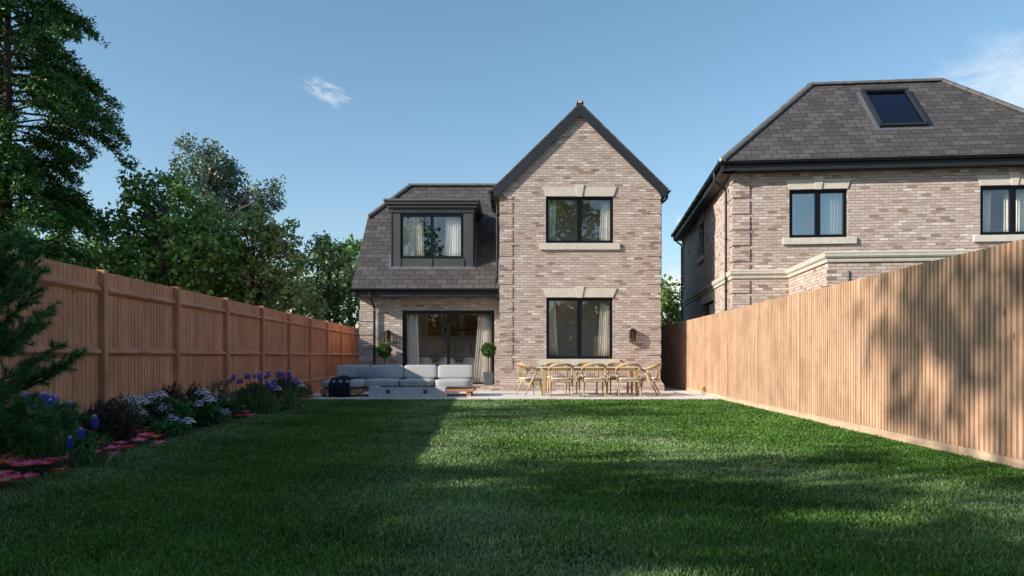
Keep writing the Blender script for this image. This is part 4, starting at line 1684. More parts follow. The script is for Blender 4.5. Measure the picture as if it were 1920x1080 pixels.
w.add([npnt(NLEN, NDEP, 0), npnt(0, NDEP, 0), npnt(0, NDEP, NZ), npnt(NLEN, NDEP, NZ)], [(0, 1, 2, 3)])
w.build('wall', M['brick'], nb, fixn=False)
window_unit(NF, *nw1, nb, glass='glass_sky')
window_unit(NF, *nw2, nb)
lintel(NF, nw1[0], nw1[1], nw1[3] + 0.002, nw1[3] + 0.27, 0.10, nb)
lintel(NF, nw2[0], nw2[1], nw2[3] + 0.002, nw2[3] + 0.27, 0.10, nb)
for nw in (nw1, nw2):
    sill(NF, nw[0] - 0.18, nw[1] + 0.22, nw[2] - 0.175, nw[2] - 0.003, nb)
for (a_, b_, c_, d_) in flank_holes:
    m = MB()
    NS.box(m, a_ + 0.002, b_ - 0.002, c_ + 0.002, d_ - 0.002, -0.20, -0.14)
    wdw = m.build('window', M['frame'], nb)
    m = MB()
    NS.box(m, a_ - 0.06, b_ + 0.06, d_ + 0.003, d_ + 0.30, -0.02, 0.025)
    m.build('lintel', M['stone'], nb)
    m = MB()
    NS.box(m, a_ - 0.08, b_ + 0.08, c_ - 0.15, c_ - 0.003, -0.02, 0.06)
    m.build('sill', M['stone'], nb)
quoins((C0.x, C0.y), nu_, NF.n, nv_, NS.n, 0.0, NZ - 0.02, nb, wa=0.42, wb=0.42, off=0.18, proj=0.032)
pb = Vector(npnt(0, NDEP, 0))
quoins((pb.x, pb.y), nu_, nv_, -nv_, NS.n, 0.0, NZ - 0.02, nb, wa=0.42, wb=0.42, off=0.18, proj=0.032)
# rooms
m = MB()
for nw, mt in ((nw1, 'plaster'), (nw2, 'plaster_dark')):
    m = MB()
    P = NF.P
    a_, b_, c_, d_ = nw[0] - 0.5, nw[1] + 0.5, nw[2] - 0.6, nw[3] + 0.1
    m.add([P(a_, c_, -3), P(b_, c_, -3), P(b_, d_, -3), P(a_, d_, -3)], [(0, 1, 2, 3)])
    m.add([P(a_, c_, -0.26), P(a_, c_, -3), P(a_, d_, -3), P(a_, d_, -0.26)], [(0, 1, 2, 3)])
    m.add([P(b_, c_, -0.26), P(b_, c_, -3), P(b_, d_, -3), P(b_, d_, -0.26)], [(0, 1, 2, 3)])
    m.add([P(a_, c_, -0.26), P(b_, c_, -0.26), P(b_, c_, -3), P(a_, c_, -3)], [(0, 1, 2, 3)])
    m.add([P(a_, d_, -0.26), P(b_, d_, -0.26), P(b_, d_, -3), P(a_, d_, -3)], [(0, 1, 2, 3)])
    m.build('interior_wall', M[mt], nb, fixn=False)
cg2 = 'curtains inside the neighbouring house'
e0, e1 = nw1[0], nw1[1]
curtain(NF, e1 - 0.62, e1 - 0.07, e1 - 0.66, e1 - 0.07, nw1[2] + 0.05, nw1[3] - 0.05, -0.22, 'white curtain in the right light of the neighbouring house window next to the corner', cg2, 8, 0.03)
curtain(NF, e0 + 0.06, e0 + 0.20, e0 + 0.06, e0 + 0.24, nw1[2] + 0.05, nw1[3] - 0.05, -0.30, 'thin pale curtain in the left light of the neighbouring house window next to the corner', cg2, 3, 0.02)
e0, e1 = nw2[0], nw2[1]
curtain(NF, e0 + 0.06, e0 + 0.40, e0 + 0.06, e0 + 0.36, nw2[2] + 0.05, nw2[3] - 0.05, -0.30, 'cream curtain at the left of the neighbouring house window at the picture edge', cg2, 5, 0.02)
curtain(NF, e1 - 0.95, e1 - 0.25, e1 - 0.95, e1 - 0.25, nw2[2] + 0.05, nw2[3] - 0.05, -0.30, 'cream curtain in the right light of the neighbouring house window at the picture edge', cg2, 9, 0.03)

# single storey projection with its cornice
PA, _ = NF.px(1479, 600)
PJ = 3.52
m = MB()
PZ = 3.20
pf = C0 + nu_ * PA - nv_ * PJ
PF = Face(pf, nu_)
m.add([npnt(PA, 0, 0), npnt(PA, -PJ, 0), npnt(PA, -PJ, PZ), npnt(PA, 0, PZ)], [(0, 1, 2, 3)])
m.add([npnt(PA, -PJ, 0), npnt(NLEN, -PJ, 0), npnt(NLEN, -PJ, PZ), npnt(PA, -PJ, PZ)], [(0, 1, 2, 3)])
m.add([npnt(NLEN, -PJ, 0), npnt(NLEN, 0, 0), npnt(NLEN, 0, PZ), npnt(NLEN, -PJ, PZ)], [(0, 1, 2, 3)])
m.build('extension_wall', M['brick'], nb, fixn=False)
m = MB()
m.add([npnt(PA, 0, PZ + 0.02), npnt(PA, -PJ, PZ + 0.02), npnt(NLEN, -PJ, PZ + 0.02), npnt(NLEN, 0, PZ + 0.02)], [(0, 1, 2, 3)])
m.build('flat_roof', M['lead'], nb, fixn=False)
quoins((pf.x, pf.y), nu_, PF.n, nv_, -nu_, 0.0, 3.05, nb, wa=0.42, wb=0.42, off=0.05, proj=0.04)


def moulding(path, zc, parent, name):
    """stone string course swept along a plan path (list of (a,b) in house axes), outward on the left-hand side"""
    prof = [(-0.02, -0.11), (0.035, -0.11), (0.045, -0.075), (0.045, -0.04), (0.075, -0.015), (0.095, 0.02), (0.095, 0.065), (0.105, 0.075), (0.105, 0.10), (-0.02, 0.135)]
    m = MB()
    n = len(prof)
    k = len(path)
    pts = []
    for i in range(k):
        p = Vector(path[i])
        dirs = []
        if i > 0:
            dirs.append((p - Vector(path[i - 1])).normalized())
        if i < k - 1:
            dirs.append((Vector(path[i + 1]) - p).normalized())
        # outward = to the right of travel (front side is -b)
        ns = [Vector((d_.y, -d_.x)) for d_ in dirs]
        nn = sum(ns, Vector((0, 0)))
        nn.normalize()
        sc_ = 1 / max(0.3, nn.dot(ns[0]))
        pts.append((p, nn * sc_))
    for p, o_ in pts:
        for (h, z) in prof:
            q = p + o_ * h
            m.v.append(npnt(q.x, q.y, zc + z))
    for i in range(k - 1):
        for j in range(n):
            j2 = (j + 1) % n
            m.f.append((i * n + j, i * n + j2, (i + 1) * n + j2, (i + 1) * n + j))
    return m.build(name, M['stone'], parent)


ZS = 3.20
moulding([(0, NDEP), (0, 0), (PA, 0), (PA, -PJ), (NLEN + 0.5, -PJ)], ZS, nb, 'string_course')

# hipped roof with a flat top
OHN = 0.38
EZ = 6.13


def eave_pt(a, b_):
    return npnt(a, b_, EZ)


w_h = 3.07
ZR = 9.05
EL0, ELx = -OHN, NLEN - 0.2 + OHN
a_l, a_r = -OHN, -OHN + 3.07 * 2 + 3.72
b_f, b_b = -OHN, NDEP + OHN
c1, c2, c3, c4 = npnt(a_l, b_f, EZ), npnt(a_r, b_f, EZ), npnt(a_r, b_b, EZ), npnt(a_l, b_b, EZ)
t1, t2, t3, t4 = npnt(a_l + w_h, b_f + w_h, ZR), npnt(a_r - w_h, b_f + w_h, ZR), npnt(a_r - w_h, b_b - w_h, ZR), npnt(a_l + w_h, b_b - w_h, ZR)
roof_slab([c1, c2, t2, t1], 0.06, nb)
roof_slab([c2, c3, t3, t2], 0.06, nb)
roof_slab([c3, c4, t4, t3], 0.06, nb)
roof_slab([c4, c1, t1, t4], 0.06, nb)
m = MB()
m.add([t1, t2, t3, t4], [(0, 1, 2, 3)])
m.build('flat_top', M['lead'], nb, fixn=False)


def up(p, h):
    return (p[0], p[1], p[2] + h)


for p, q in ((c1, t1), (t1, t2), (c2, t2), (t2, t3), (t1, t4), (c4, t4)):
    ridge_line(up(p, 0.03), up(q, 0.03), nb, r=0.12)
mortar_end(up(c1, 0.03), nb, r=0.045, d=tuple(-(nu_ + nv_)))
# eaves boards, gutters
m = MB()
for (p, q, n_) in ((c1, c2, NF.n), (c4, c1, NS.n)):
    p, q = Vector(p), Vector(q)
    n_ = Vector(n_)
    i0, i1 = -n_ * 0.05, -n_ * 0.08
    for (z0_, z1_, h0, h1) in ((-0.26, -0.05, 0.05, 0.08), (-0.25, -0.225, 0.08, OHN + 0.02)):
        a_, b_ = p - n_ * h0, q - n_ * h0
        c_, d_ = q - n_ * h1, p - n_ * h1
        m.hexa([(v.x, v.y, EZ + z0_) for v in (a_, b_, c_, d_)] + [(v.x, v.y, EZ + z1_) for v in (a_, b_, c_, d_)])
m.build('fascia', M['anthracite'], nb)
gutter_run(Vector(c1) - Vector(NF.n) * 0.05 + Vector((0, 0, -0.03)), Vector(c2) - Vector(NF.n) * 0.05 + Vector((0, 0, -0.03)), NF.n, nb, 0.062, 0.95)
gutter_run(Vector(c1) - Vector(NS.n) * 0.05 + Vector((0, 0, -0.03)), Vector(c4) - Vector(NS.n) * 0.05 + Vector((0, 0, -0.03)), NS.n, nb, 0.062, 0.95)
for b0 in (0.62, NDEP - 0.45):
    m = MB()
    e = lambda h, z: tuple(Vector(npnt(0, b0, z)) + NS.n * h)
    m.tube([e(OHN + 0.02, EZ - 0.08), e(OHN + 0.02, EZ - 0.30), e(0.09, EZ - 0.55), e(0.09, EZ - 0.65), e(0.09, 0.0)], 0.036, 10)
    for z in (1.9, 2.8, 4.2, 5.2):
        m.tube([e(0.09, z), e(0.09, z + 0.05)], 0.046, 10)
    m.build('downpipe', M['gutter'], nb)

# skylight on the front slope
o_ = Vector(c1)
ux_ = nu_.copy()
vx_ = (Vector(t1) - Vector(npnt(a_l + w_h, b_f, EZ)))
vx_.normalize()
nn_ = ux_.cross(vx_).normalized()
if nn_.z < 0:
    nn_ = -nn_


def roof_hit(px_, py_):
    r = Vector(((px_ - 960) / F, 1, (HOR - py_) / F))
    cpos = Vector((0, 0, EYE))
    t_ = (o_ - cpos).dot(nn_) / r.dot(nn_)
    p = cpos + r * t_ - o_
    return p.dot(ux_), p.dot(vx_)


q = [roof_hit(*p) for p in ((1615.5, 174), (1703, 172), (1738, 238), (1645.5, 241))]
u0 = (q[0][0] + q[3][0]) / 2
u1 = (q[1][0] + q[2][0]) / 2
v0 = (q[2][1] + q[3][1]) / 2
v1 = (q[0][1] + q[1][1]) / 2


def rp(u, v, h):
    return tuple(o_ + ux_ * u + vx_ * v + nn_ * h)


def rbox(mb, ua, ub, va, vb, h0, h1):
    mb.hexa([rp(ua, va, h0), rp(ub, va, h0), rp(ub, vb, h0), rp(ua, vb, h0), rp(ua, va, h1), rp(ub, va, h1), rp(ub, vb, h1), rp(ua, vb, h1)])


m = MB()
fw = 0.09
rbox(m, u0, u1, v1 - fw - 0.03, v1, 0.002, 0.13)
rbox(m, u0 + 0.0, u1 - 0.0, v0, v0 + fw, 0.002, 0.10)
rbox(m, u0, u0 + fw, v0 + fw, v1 - fw - 0.03, 0.002, 0.12)
rbox(m, u1 - fw, u1, v0 + fw, v1 - fw - 0.03, 0.002, 0.12)
sk = m.build('skylight', M['anthracite'], nb, bevel=0.01)
m = MB()
rbox(m, u0 + fw, u1 - fw, v0 + fw, v1 - fw - 0.03, 0.05, 0.056)
m.build('pane', M['skyglass'], sk)
m = MB()
rbox(m, u0 + fw, u1 - fw, v0 + fw, v1 - fw - 0.03, 0.006, 0.012)
m.build('reflection_panel', simple('indigo_reflection', (0.07, 0.065, 0.20), 0.8, 0.1, 4), sk)  # indigo panel: the blue of reflected sky put into its colour
m = MB()
rbox(m, u0 - 0.11, u1 + 0.11, v0 - 0.14, v1 + 0.06, 0.004, 0.012)
m.build('flashing', M['lead'], sk)

# ------------------------------------------------------------------ furniture on the patio
def cushion(cx, cy, cz, sx, sy, sz, parent, name='cushion', mat='cushion', p=4.5, puff=0.18, rotx=0.0, rotz=0.0, smooth=True, roty=0.0, flop=0.0):
    n = 9
    m = MB()
    idx = {}
    vs_ = []
    fs_ = []

    def vert(a, b_, c_):
        key = (round(a, 4), round(b_, 4), round(c_, 4))
        if key in idx:
            return idx[key]
        nr = (abs(a) ** p + abs(b_) ** p + abs(c_) ** p) ** (1 / p)
        x, y_, z = a / nr, b_ / nr, c_ / nr
        k = 1 + puff * ((1 - x * x) * (1 - y_ * y_) - 0.5)
        z *= k
        idx[key] = len(vs_)
        vs_.append(Vector((x * sx / 2, y_ * sy / 2, z * sz / 2)))
        return idx[key]
    g_ = [-1 + 2 * i / n for i in range(n + 1)]
    for ax in range(3):
        for s_ in (-1, 1):
            for i in range(n):
                for j in range(n):
                    q_ = []
                    for (di, dj) in ((0, 0), (1, 0), (1, 1), (0, 1)):
                        c3_ = [0, 0, 0]
                        c3_[ax] = s_
                        c3_[(ax + 1) % 3] = g_[i + di]
                        c3_[(ax + 2) % 3] = g_[j + dj]
                        q_.append(vert(*c3_))
                    fs_.append(tuple(q_ if s_ > 0 else q_[::-1]))
    R = Matrix.Rotation(rotz, 3, 'Z') @ Matrix.Rotation(rotx, 3, 'X') @ Matrix.Rotation(roty, 3, 'Y')
    c0 = Vector((cx, cy, cz))
    m.add([R @ v + c0 for v in vs_], fs_)
    return m.build(name, M[mat], parent, smooth=smooth)


sofa = thing('corner_sofa', 'long pale grey corner sofa on a low teak base behind the fire pit', 'sofa', (-2.9, 20.8, 0))
yS = 21.2
bx_ = [(p - 960) * yS / F for p in (630.5, 694, 757.5, 820.5, 888)]
for i in range(4):
    a_, b_ = bx_[i], bx_[i + 1]
    cushion((a_ + b_) / 2, 21.24, 0.60, (b_ - a_) - 0.012, 0.38, 0.21, sofa, 'back_cushion', rotx=math.radians(74), p=9, puff=0.10)
    if i:
        cushion((a_ + b_) / 2, 20.68, 0.325, (b_ - a_) - 0.006, 0.90, 0.24, sofa, 'seat_cushion', p=7, puff=0.20)
yC = 20.0
cx0, cx1 = (604.5 - 960) * 20.35 / F, (685.5 - 960) * 20.35 / F
cushion((cx0 + cx1) / 2, 20.55, 0.325, cx1 - cx0, 1.20, 0.25, sofa, 'seat_cushion', p=4.5, puff=0.22)
m = MB()
m.box(bx_[1] - 0.1, bx_[4] + 0.06, 20.28, 20.34, 0.125, 0.205)
m.box(bx_[4] + 0.0, bx_[4] + 0.06, 20.342, 21.40, 0.125, 0.205)
m.box(bx_[1] - 0.1, bx_[4] - 0.002, 20.342, 21.5, 0.16, 0.20)
m.box(cx0 + 0.03, cx1 - 0.02, 19.98, 20.04, 0.085, 0.205)
m.box(cx0 + 0.03, cx0 + 0.09, 20.042, 21.5, 0.085, 0.205)
m.box(cx1 - 0.08, cx1 - 0.02, 20.042, 20.27, 0.085, 0.205)
m.box(cx0 + 0.092, cx1 - 0.12, 20.042, 21.4, 0.16, 0.20)
m.build('base', M['teak'], sofa, bevel=0.006)
m = MB()
m.box(bx_[0] + 0.02, bx_[4] - 0.06, 21.43, 21.47, 0.206, 0.60)
m.build('back_frame', M['teak'], sofa, bevel=0.006)
for (lx_, ly_, h_) in ((bx_[4] - 0.08, 20.36, 0.123), (bx_[4] - 0.08, 21.3, 0.123), (-2.9, 21.3, 0.123), (cx0 + 0.10, 20.1, 0.083), (cx1 - 0.12, 20.1, 0.083), (cx0 + 0.1, 21.3, 0.083)):
    m = MB()
    m.box(lx_ - 0.055, lx_ + 0.055, ly_ - 0.04, ly_ + 0.04, 0.0, h_)
    m.build('leg', M['teak'], sofa)
for (p, z, lab, ry_, rzz) in ((686, 0.585, 'square grey scatter cushion on the sofa, the rear one of the pair', 0.10, 0.15), (703, 0.56, 'square grey scatter cushion on the sofa, the front one of the pair', -0.12, -0.2)):
    yy = 21.02 if p == 686 else 20.93
    o = cushion((p - 960) * yy / F, yy - 0.07, z, 0.44, 0.36, 0.16, None, 'scatter_cushion', 'scatter', p=3.0, puff=0.75, rotx=math.radians(60), rotz=rzz, roty=ry_)
    o['label'] = lab
    o['category'] = 'cushion'
    o['group'] = 'scatter cushions on the sofa'

# navy throw over the chaise end
def throw():
    m = MB()
    xa_, xb_ = (618 - 960) * 19.95 / F, (655 - 960) * 19.95 / F
    prof = [(20.75, 0.475), (20.5, 0.485), (20.25, 0.475), (20.08, 0.45), (19.97, 0.39), (19.925, 0.31), (19.915, 0.22), (19.91, 0.12), (19.90, 0.02)]
    nu2 = 44
    for j, (yy, zz) in enumerate(prof):
        t_ = j / (len(prof) - 1)
        for i in range(nu2 + 1):
            s_ = i / nu2
            wob = math.sin(s_ * 19 + 0.8 * math.sin(j * 0.5)) * 0.5 + math.sin(s_ * 37 + 1.3 + j * 0.2) * 0.3
            am_ = 0.018 + 0.075 * max(0, t_ - 0.35)
            nar = 1 - 0.10 * math.sin(t_ * 5)
            ext = (0.20, 0.24, 0.14, 0.05, 0, 0, -0.02, 0.02, 0.05)[j]
            xx = (xa_ + xb_) / 2 + (s_ - 0.5) * (xb_ - xa_) * nar + max(0, s_ - 0.3) * ext + 0.02 * math.sin(j * 1.1 + s_ * 3)
            zo = 0.02 * max(0, wob) if t_ < 0.4 else 0
            if j == len(prof) - 1:
                zo = 0.02 * math.sin(s_ * 8)
            m.v.append((xx, yy - am_ * (wob + 0.6), zz + zo + (0.05 * math.exp(-((s_ - 0.42) / 0.12) ** 2) if j < 3 else 0)))
    for j in range(len(prof) - 1):
        for i in range(nu2):
            q_ = j * (nu2 + 1) + i
            m.f.append((q_, q_ + 1, q_ + nu2 + 2, q_ + nu2 + 1))
    o = m.build('throw_blanket', M['throw'], None, smooth=True)
    s_ = o.modifiers.new('t', 'SOLIDIFY')
    s_.thickness = 0.012
    o['label'] = 'dark navy blanket hanging over the left end of the grey sofa'
    o['category'] = 'blanket'


throw()

# fire pit
fp = thing('fire_pit', 'long low speckled concrete fire pit in front of the sofa', 'fire pit', (-2.6, 19.7, 0))
fx0, fx1 = (691.5 - 960) * 19.5 / F, (834.5 - 960) * 19.5 / F
zf = 0.265
m = MB()
ty0, ty1, tx0, tx1 = 19.64, 19.92, (712 - 960) * 19.6 / F, (817 - 960) * 19.6 / F
m.box(fx0, fx1, 19.5, ty0, 0, zf)
m.box(fx0, fx1, ty1, 20.06, 0, zf)
m.box(fx0, tx0, ty0, ty1, 0, zf)
m.box(tx1, fx1, ty0, ty1, 0, zf)
m.box(tx0, tx1, ty0, ty1, 0.0, zf - 0.07)
m.build('body', M['concrete'], fp)
m = MB()
for i in range(150):
    x = random.uniform(tx0 + 0.02, tx1 - 0.02)
    yy = random.uniform(ty0 + 0.03, ty1 - 0.03)
    r_ = random.uniform(0.014, 0.032)
    zc = zf - 0.025 + random.uniform(0, 0.035)
    pts = [Vector((random.gauss(0, 1), random.gauss(0, 1), random.gauss(0, 1))).normalized() for _ in range(1)]
    m.tube([(x, yy, zc - r_), (x + 0.003, yy, zc - r_ * 0.5), (x, yy + 0.003, zc + r_ * 0.5), (x, yy, zc + r_)], [r_ * 0.3, r_, r_ * 0.9, r_ * 0.25], 6)
o = m.build('lava_stones', M['charcoal'], fp)
for p in (726, 796):
    m = MB()
    xx = (p - 960) * 19.5 / F + 0.02
    m.box(xx - 0.047, xx + 0.047, 19.488, 19.4995, 0.115, 0.205)
    m.build('vent_plate', M['steel'], fp)
m = MB()
m.tube([(tx0 - 0.02, 19.62, zf), (tx0 - 0.02, 19.62, zf + 0.10)], 0.006, 6)
m.build('igniter', M['black'], fp)
# thin curls of wire-like flame holders above the stones
m = MB()
for p in (727, 770, 778):
    xx = (p - 960) * 19.75 / F
    m.tube([(xx - 0.05, 19.78, zf + 0.085), (xx, 19.78, zf + 0.105), (xx + 0.04, 19.78, zf + 0.095)], 0.004, 5)
    m.tube([(xx, 19.78, zf - 0.01), (xx, 19.78, zf + 0.1)], 0.003, 5)
m.build('burner_rod', M['black'], fp)

# outdoor dining table
TZ = 0.75
tbl = thing('dining_table', 'long pale wooden outdoor dining table below the ground floor window', 'table', (1.9, 20.9, 0))
tx_0, tx_1 = 0.745, 3.32
ty_0, ty_1 = 20.45, 21.45
m = MB()
m.box(tx_0, tx_1, ty_0, ty_1, TZ - 0.028, TZ)
m.build('tabletop', M['tabletop'], tbl, bevel=0.006)
m = MB()
m.box(tx_0 + 0.05, tx_1 - 0.05, ty_0 + 0.05, ty_0 + 0.075, TZ - 0.095, TZ - 0.03)
m.box(tx_0 + 0.05, tx_1 - 0.05, ty_1 - 0.075, ty_1 - 0.05, TZ - 0.095, TZ - 0.03)
m.box(tx_0 + 0.05, tx_0 + 0.075, ty_0 + 0.077, ty_1 - 0.077, TZ - 0.095, TZ - 0.03)
m.box(tx_1 - 0.075, tx_1 - 0.05, ty_0 + 0.077, ty_1 - 0.077, TZ - 0.095, TZ - 0.03)
m.build('apron', M['oak'], tbl)
for x in (tx_0 + 0.045, tx_1 - 0.125):
    for yy in (ty_0 + 0.045, ty_1 - 0.125):
        m = MB()
        m.hexa([(x + 0.012, yy + 0.012, 0), (x + 0.068, yy + 0.012, 0), (x + 0.068, yy + 0.068, 0), (x + 0.012, yy + 0.068, 0),
                (x, yy, TZ - 0.03), (x + 0.08, yy, TZ - 0.03), (x + 0.08, yy + 0.08, TZ - 0.03), (x, yy + 0.08, TZ - 0.03)])
        m.build('leg', M['oak'], tbl, bevel=0.004)


def make_chair():
    t = thing('garden_chair', 'x', 'chair', (0, 0, 0), 'spindle back chairs round the outdoor table')
    # seat frame
    m = MB()
    m.hexa([(-0.25, -0.25, 0.375), (0.25, -0.25, 0.375), (0.27, 0.25, 0.385), (-0.27, 0.25, 0.385),
            (-0.25, -0.25, 0.43), (0.25, -0.25, 0.43), (0.27, 0.25, 0.44), (-0.27, 0.25, 0.44)])
    m.build('seat_frame', M['oak'], t, bevel=0.012)
    cushion(0, 0.0, 0.462, 0.50, 0.48, 0.055, t, 'seat', 'seatpad', p=5, puff=0.3)
    # bent top rail, arms included
    ctl = [(-0.292, 0.16, 0.675), (-0.305, 0.05, 0.70), (-0.300, -0.07, 0.735), (-0.265, -0.19, 0.775), (-0.19, -0.27, 0.81), (-0.10, -0.305, 0.828),
           (0, -0.315, 0.833)]
    pts = [Vector(p) for p in ctl] + [Vector((-p[0], p[1], p[2])) for p in ctl[-2::-1]]
    # smooth it
    sm = []
    for i in range(len(pts) - 1):
        p0 = pts[max(i - 1, 0)]
        p1, p2 = pts[i], pts[i + 1]
        p3 = pts[min(i + 2, len(pts) - 1)]
        for s_ in (0, 0.5):
            s2, s3 = s_ * s_, s_ ** 3
            sm.append(0.5 * ((2 * p1) + (p2 - p0) * s_ + (2 * p0 - 5 * p1 + 4 * p2 - p3) * s2 + (3 * p1 - p0 - 3 * p2 + p3) * s3))
    sm.append(pts[-1])
    m = MB()
    m.tube(sm, 0.03, 10, flat=(0.022, 0.034, (0, 0, 1)))
    m.build('top_rail', M['oak'], t, smooth=True)
    for s_ in (-1, 1):
        m = MB()
        m.tube([(s_ * 0.275, -0.27, 0.0), (s_ * 0.285, -0.06, 0.40), (s_ * 0.293, 0.10, 0.68)], [0.016, 0.026, 0.020], 10)
        m.build('leg', M['oak'], t, smooth=True)
        m = MB()
        m.tube([(s_ * 0.245, 0.25, 0.0), (s_ * 0.235, 0.20, 0.39)], [0.015, 0.024], 10)
        m.build('leg', M['oak'], t, smooth=True)
    m = MB()
    n = 10
    for i in range(n):
        f_ = -0.235 + 0.47 * i / (n - 1)
        tt = abs(f_) / 0.30
        yt_ = -0.315 + 0.13 * tt ** 2.2
        zt3 = 0.82 - 0.06 * tt ** 2
        m.tube([(f_ * 0.86, -0.225 + 0.01 * tt, 0.43), (f_, yt_, zt3)], [0.008, 0.007], 6)
    m.build('spindles', M['oak'], t, smooth=True)
    return t


chair0 = make_chair()
spots = [
    (1.245, 20.16, 0.02, 'left one of the three spindle chairs with their backs to the lawn'),
    (2.090, 20.16, -0.02, 'middle one of the three spindle chairs with their backs to the lawn'),
    (2.965, 20.18, 0.03, 'right one of the three spindle chairs with their backs to the lawn'),
    (0.46, 20.72, -math.pi / 2 + 0.42, 'spindle chair at the left head of the outdoor table'),
    (3.60, 20.82, math.pi / 2 - 0.30, 'spindle chair at the right head of the outdoor table beside the batten fence'),
    (1.22, 21.75, math.pi, 'left one of three spindle chairs on the wall side of the outdoor table'),
    (2.07, 21.75, math.pi, 'middle one of three spindle chairs on the wall side of the outdoor table'),
    (2.92, 21.75, math.pi, 'right one of three spindle chairs on the wall side of the outdoor table')]
for i, (x, y_, r_, lab) in enumerate(spots):
    c = chair0 if i == 0 else copy_tree(chair0)
    c.location = (x, y_, 0)
    c.rotation_euler = (0, 0, r_)
    c['label'] = lab


# topiary trees in pots
def topiary(x, y_, z0, zc, r, lab):
    t = thing('potted_topiary', lab, 'potted tree', (x, y_, z0), 'potted ball trees by the sliding door')
    m = MB()
    h = 0.37
    a, b_ = 0.13, 0.155
    m.hexa([(x - a, y_ - a, z0), (x + a, y_ - a, z0), (x + a, y_ + a, z0), (x - a, y_ + a, z0),
            (x - b_, y_ - b_, z0 + h), (x + b_, y_ - b_, z0 + h), (x + b_, y_ + b_, z0 + h), (x - b_, y_ + b_, z0 + h)])
    m.build('pot', M['pot'], t, bevel=0.012)
    m = MB()
    m.box(x - b_ + 0.02, x + b_ - 0.02, y_ - b_ + 0.02, y_ + b_ - 0.02, z0 + h + 0.001, z0 + h + 0.012)
    m.build('soil', M['soil'], t)
    m = MB()
    m.tube([(x, y_, z0 + h), (x + 0.01, y_, zc - 0.3), (x, y_, zc)], [0.014, 0.011, 0.009], 8)
    m.build('trunk', M['bark'], t)
    n = 1500
    d_ = rand_dirs(n)
    rr = r * (0.62 + 0.38 * rng.random(n) ** 0.5) * (1 + 0.10 * np.sin(d_[:, 0] * 7 + 1) * np.sin(d_[:, 2] * 6))
    P_ = np.array([x, y_, zc]) + d_ * rr[:, None]
    dd = unit(d_ + rng.normal(size=(n, 3)) * 0.7)
    V_, F_ = leaf_quads(P_, dd, 0.045 + 0.03 * rng.random(n), 0.024 + 0.012 * rng.random(n))
    np_build('crown', V_, F_, M['topiary'], t)


topiary((720 - 960) * 23.9 / F, 23.95, 0.166, 1.21, 0.20, 'round clipped tree in a pot half hidden by the sofa under the left lantern')
topiary((916 - 960) * 23.8 / F, 23.80, 0.166, 1.22, 0.20, 'round clipped tree in a square grey pot at the right end of the sliding door')

# ------------------------------------------------------------------ trees
def limb(mb, p0, p1, r0, r1, bend=0.15, n=6, sides=7):
    p0, p1 = Vector(p0), Vector(p1)
    L = (p1 - p0).length
    side = Vector((random.gauss(0, 1), random.gauss(0, 1), random.gauss(0, 0.4))) * L * bend * 0.5
    pts, rs = [], []
    for i in range(n + 1):
        t = i / n
        w_ = math.sin(math.pi * t)
        pts.append(p0.lerp(p1, t) + side * w_ + Vector((random.gauss(0, 1), random.gauss(0, 1), random.gauss(0, 1))) * L * 0.012)
        rs.append(r0 + (r1 - r0) * t)
    mb.tube(pts, rs, sides, caps=False)
    return pts


def crown_tree(label, trunk_xy, h_trunk, blobs, leafmat, d, name='leafy_tree', leaf=0.16, twigs=42, per=15, bark='bark', r0=0.2, squash=0.8, shoots=0.0, group='trees beyond the fences', spread=0.17, updir=0.2, z0=LAWN):
    """blobs: world (x, y, z, r)"""
    x0, y0 = trunk_xy
    t = thing(name, label, 'tree', (x0, y0, z0), group)
    m = MB()
    top = Vector((x0 + random.uniform(-.3, .3), y0, h_trunk))
    spine = limb(m, (x0, y0, z0), top, r0, r0 * 0.35, 0.06, 10, 9)
    for (bx, by, bz, br) in blobs:
        c = Vector((bx, by, bz))
        # leave the trunk well below the blob
        best = min(spine[2:], key=lambda p: abs(p.z - (bz - 0.45 * (c - p).length - 0.3)))
        L = (c - best).length
        pts = limb(m, best, c, max(0.03, min(r0 * 0.45, 0.018 * L + 0.02)), 0.015, 0.22, 6, 6)
        for k in range(4):
            e = c + Vector((random.gauss(0, 1), random.gauss(0, 1), random.gauss(0, .7))).normalized() * br * 0.8
            limb(m, pts[random.choice((3, 4, 5))], e, 0.02, 0.007, 0.2, 4, 5)
    m.build('trunk', M[bark], t, smooth=True, fixn=False, uv=False)
    Ps, Ds = [], []
    for (bx, by, bz, br) in blobs:
        nt_ = max(6, int(twigs * br * br))
        dd = rand_dirs(nt_)
        rr = br * (0.35 + 0.75 * rng.random(nt_) ** 0.6)
        tp = dd * rr[:, None]
        tp[:, 2] *= squash
        if shoots:
            k = rng.random(nt_) < shoots
            tp[k, 2] = np.abs(tp[k, 2]) + br * 0.5 * rng.random(k.sum())
            tp[k, :2] *= 0.8
        tp += np.array([bx, by, bz])
        od = unit(dd + np.array([0, 0, updir]) + rng.normal(size=dd.shape) * 0.3)
        n = nt_ * per
        idx = np.repeat(np.arange(nt_), per)
        s = (rng.random(n) - 0.3) * spread * 2.2
        P_ = tp[idx] + od[idx] * s[:, None] + rng.normal(size=(n, 3)) * spread * 0.55
        D_ = unit(od[idx] * 0.6 + rng.normal(size=(n, 3)) * 0.8 + np.array([0, 0, -0.15]))
        Ps.append(P_)
        Ds.append(D_)
    P_ = np.concatenate(Ps)
    D_ = np.concatenate(Ds)
    n = len(P_)
    L = leaf * (0.6 + 0.7 * rng.random(n))
    V_, F_ = leaf_quads(P_, D_, L, L * (0.55 + 0.25 * rng.random(n)), upbias=0.35)
    np_build('crown', V_, F_, M[leafmat], t)
    return t


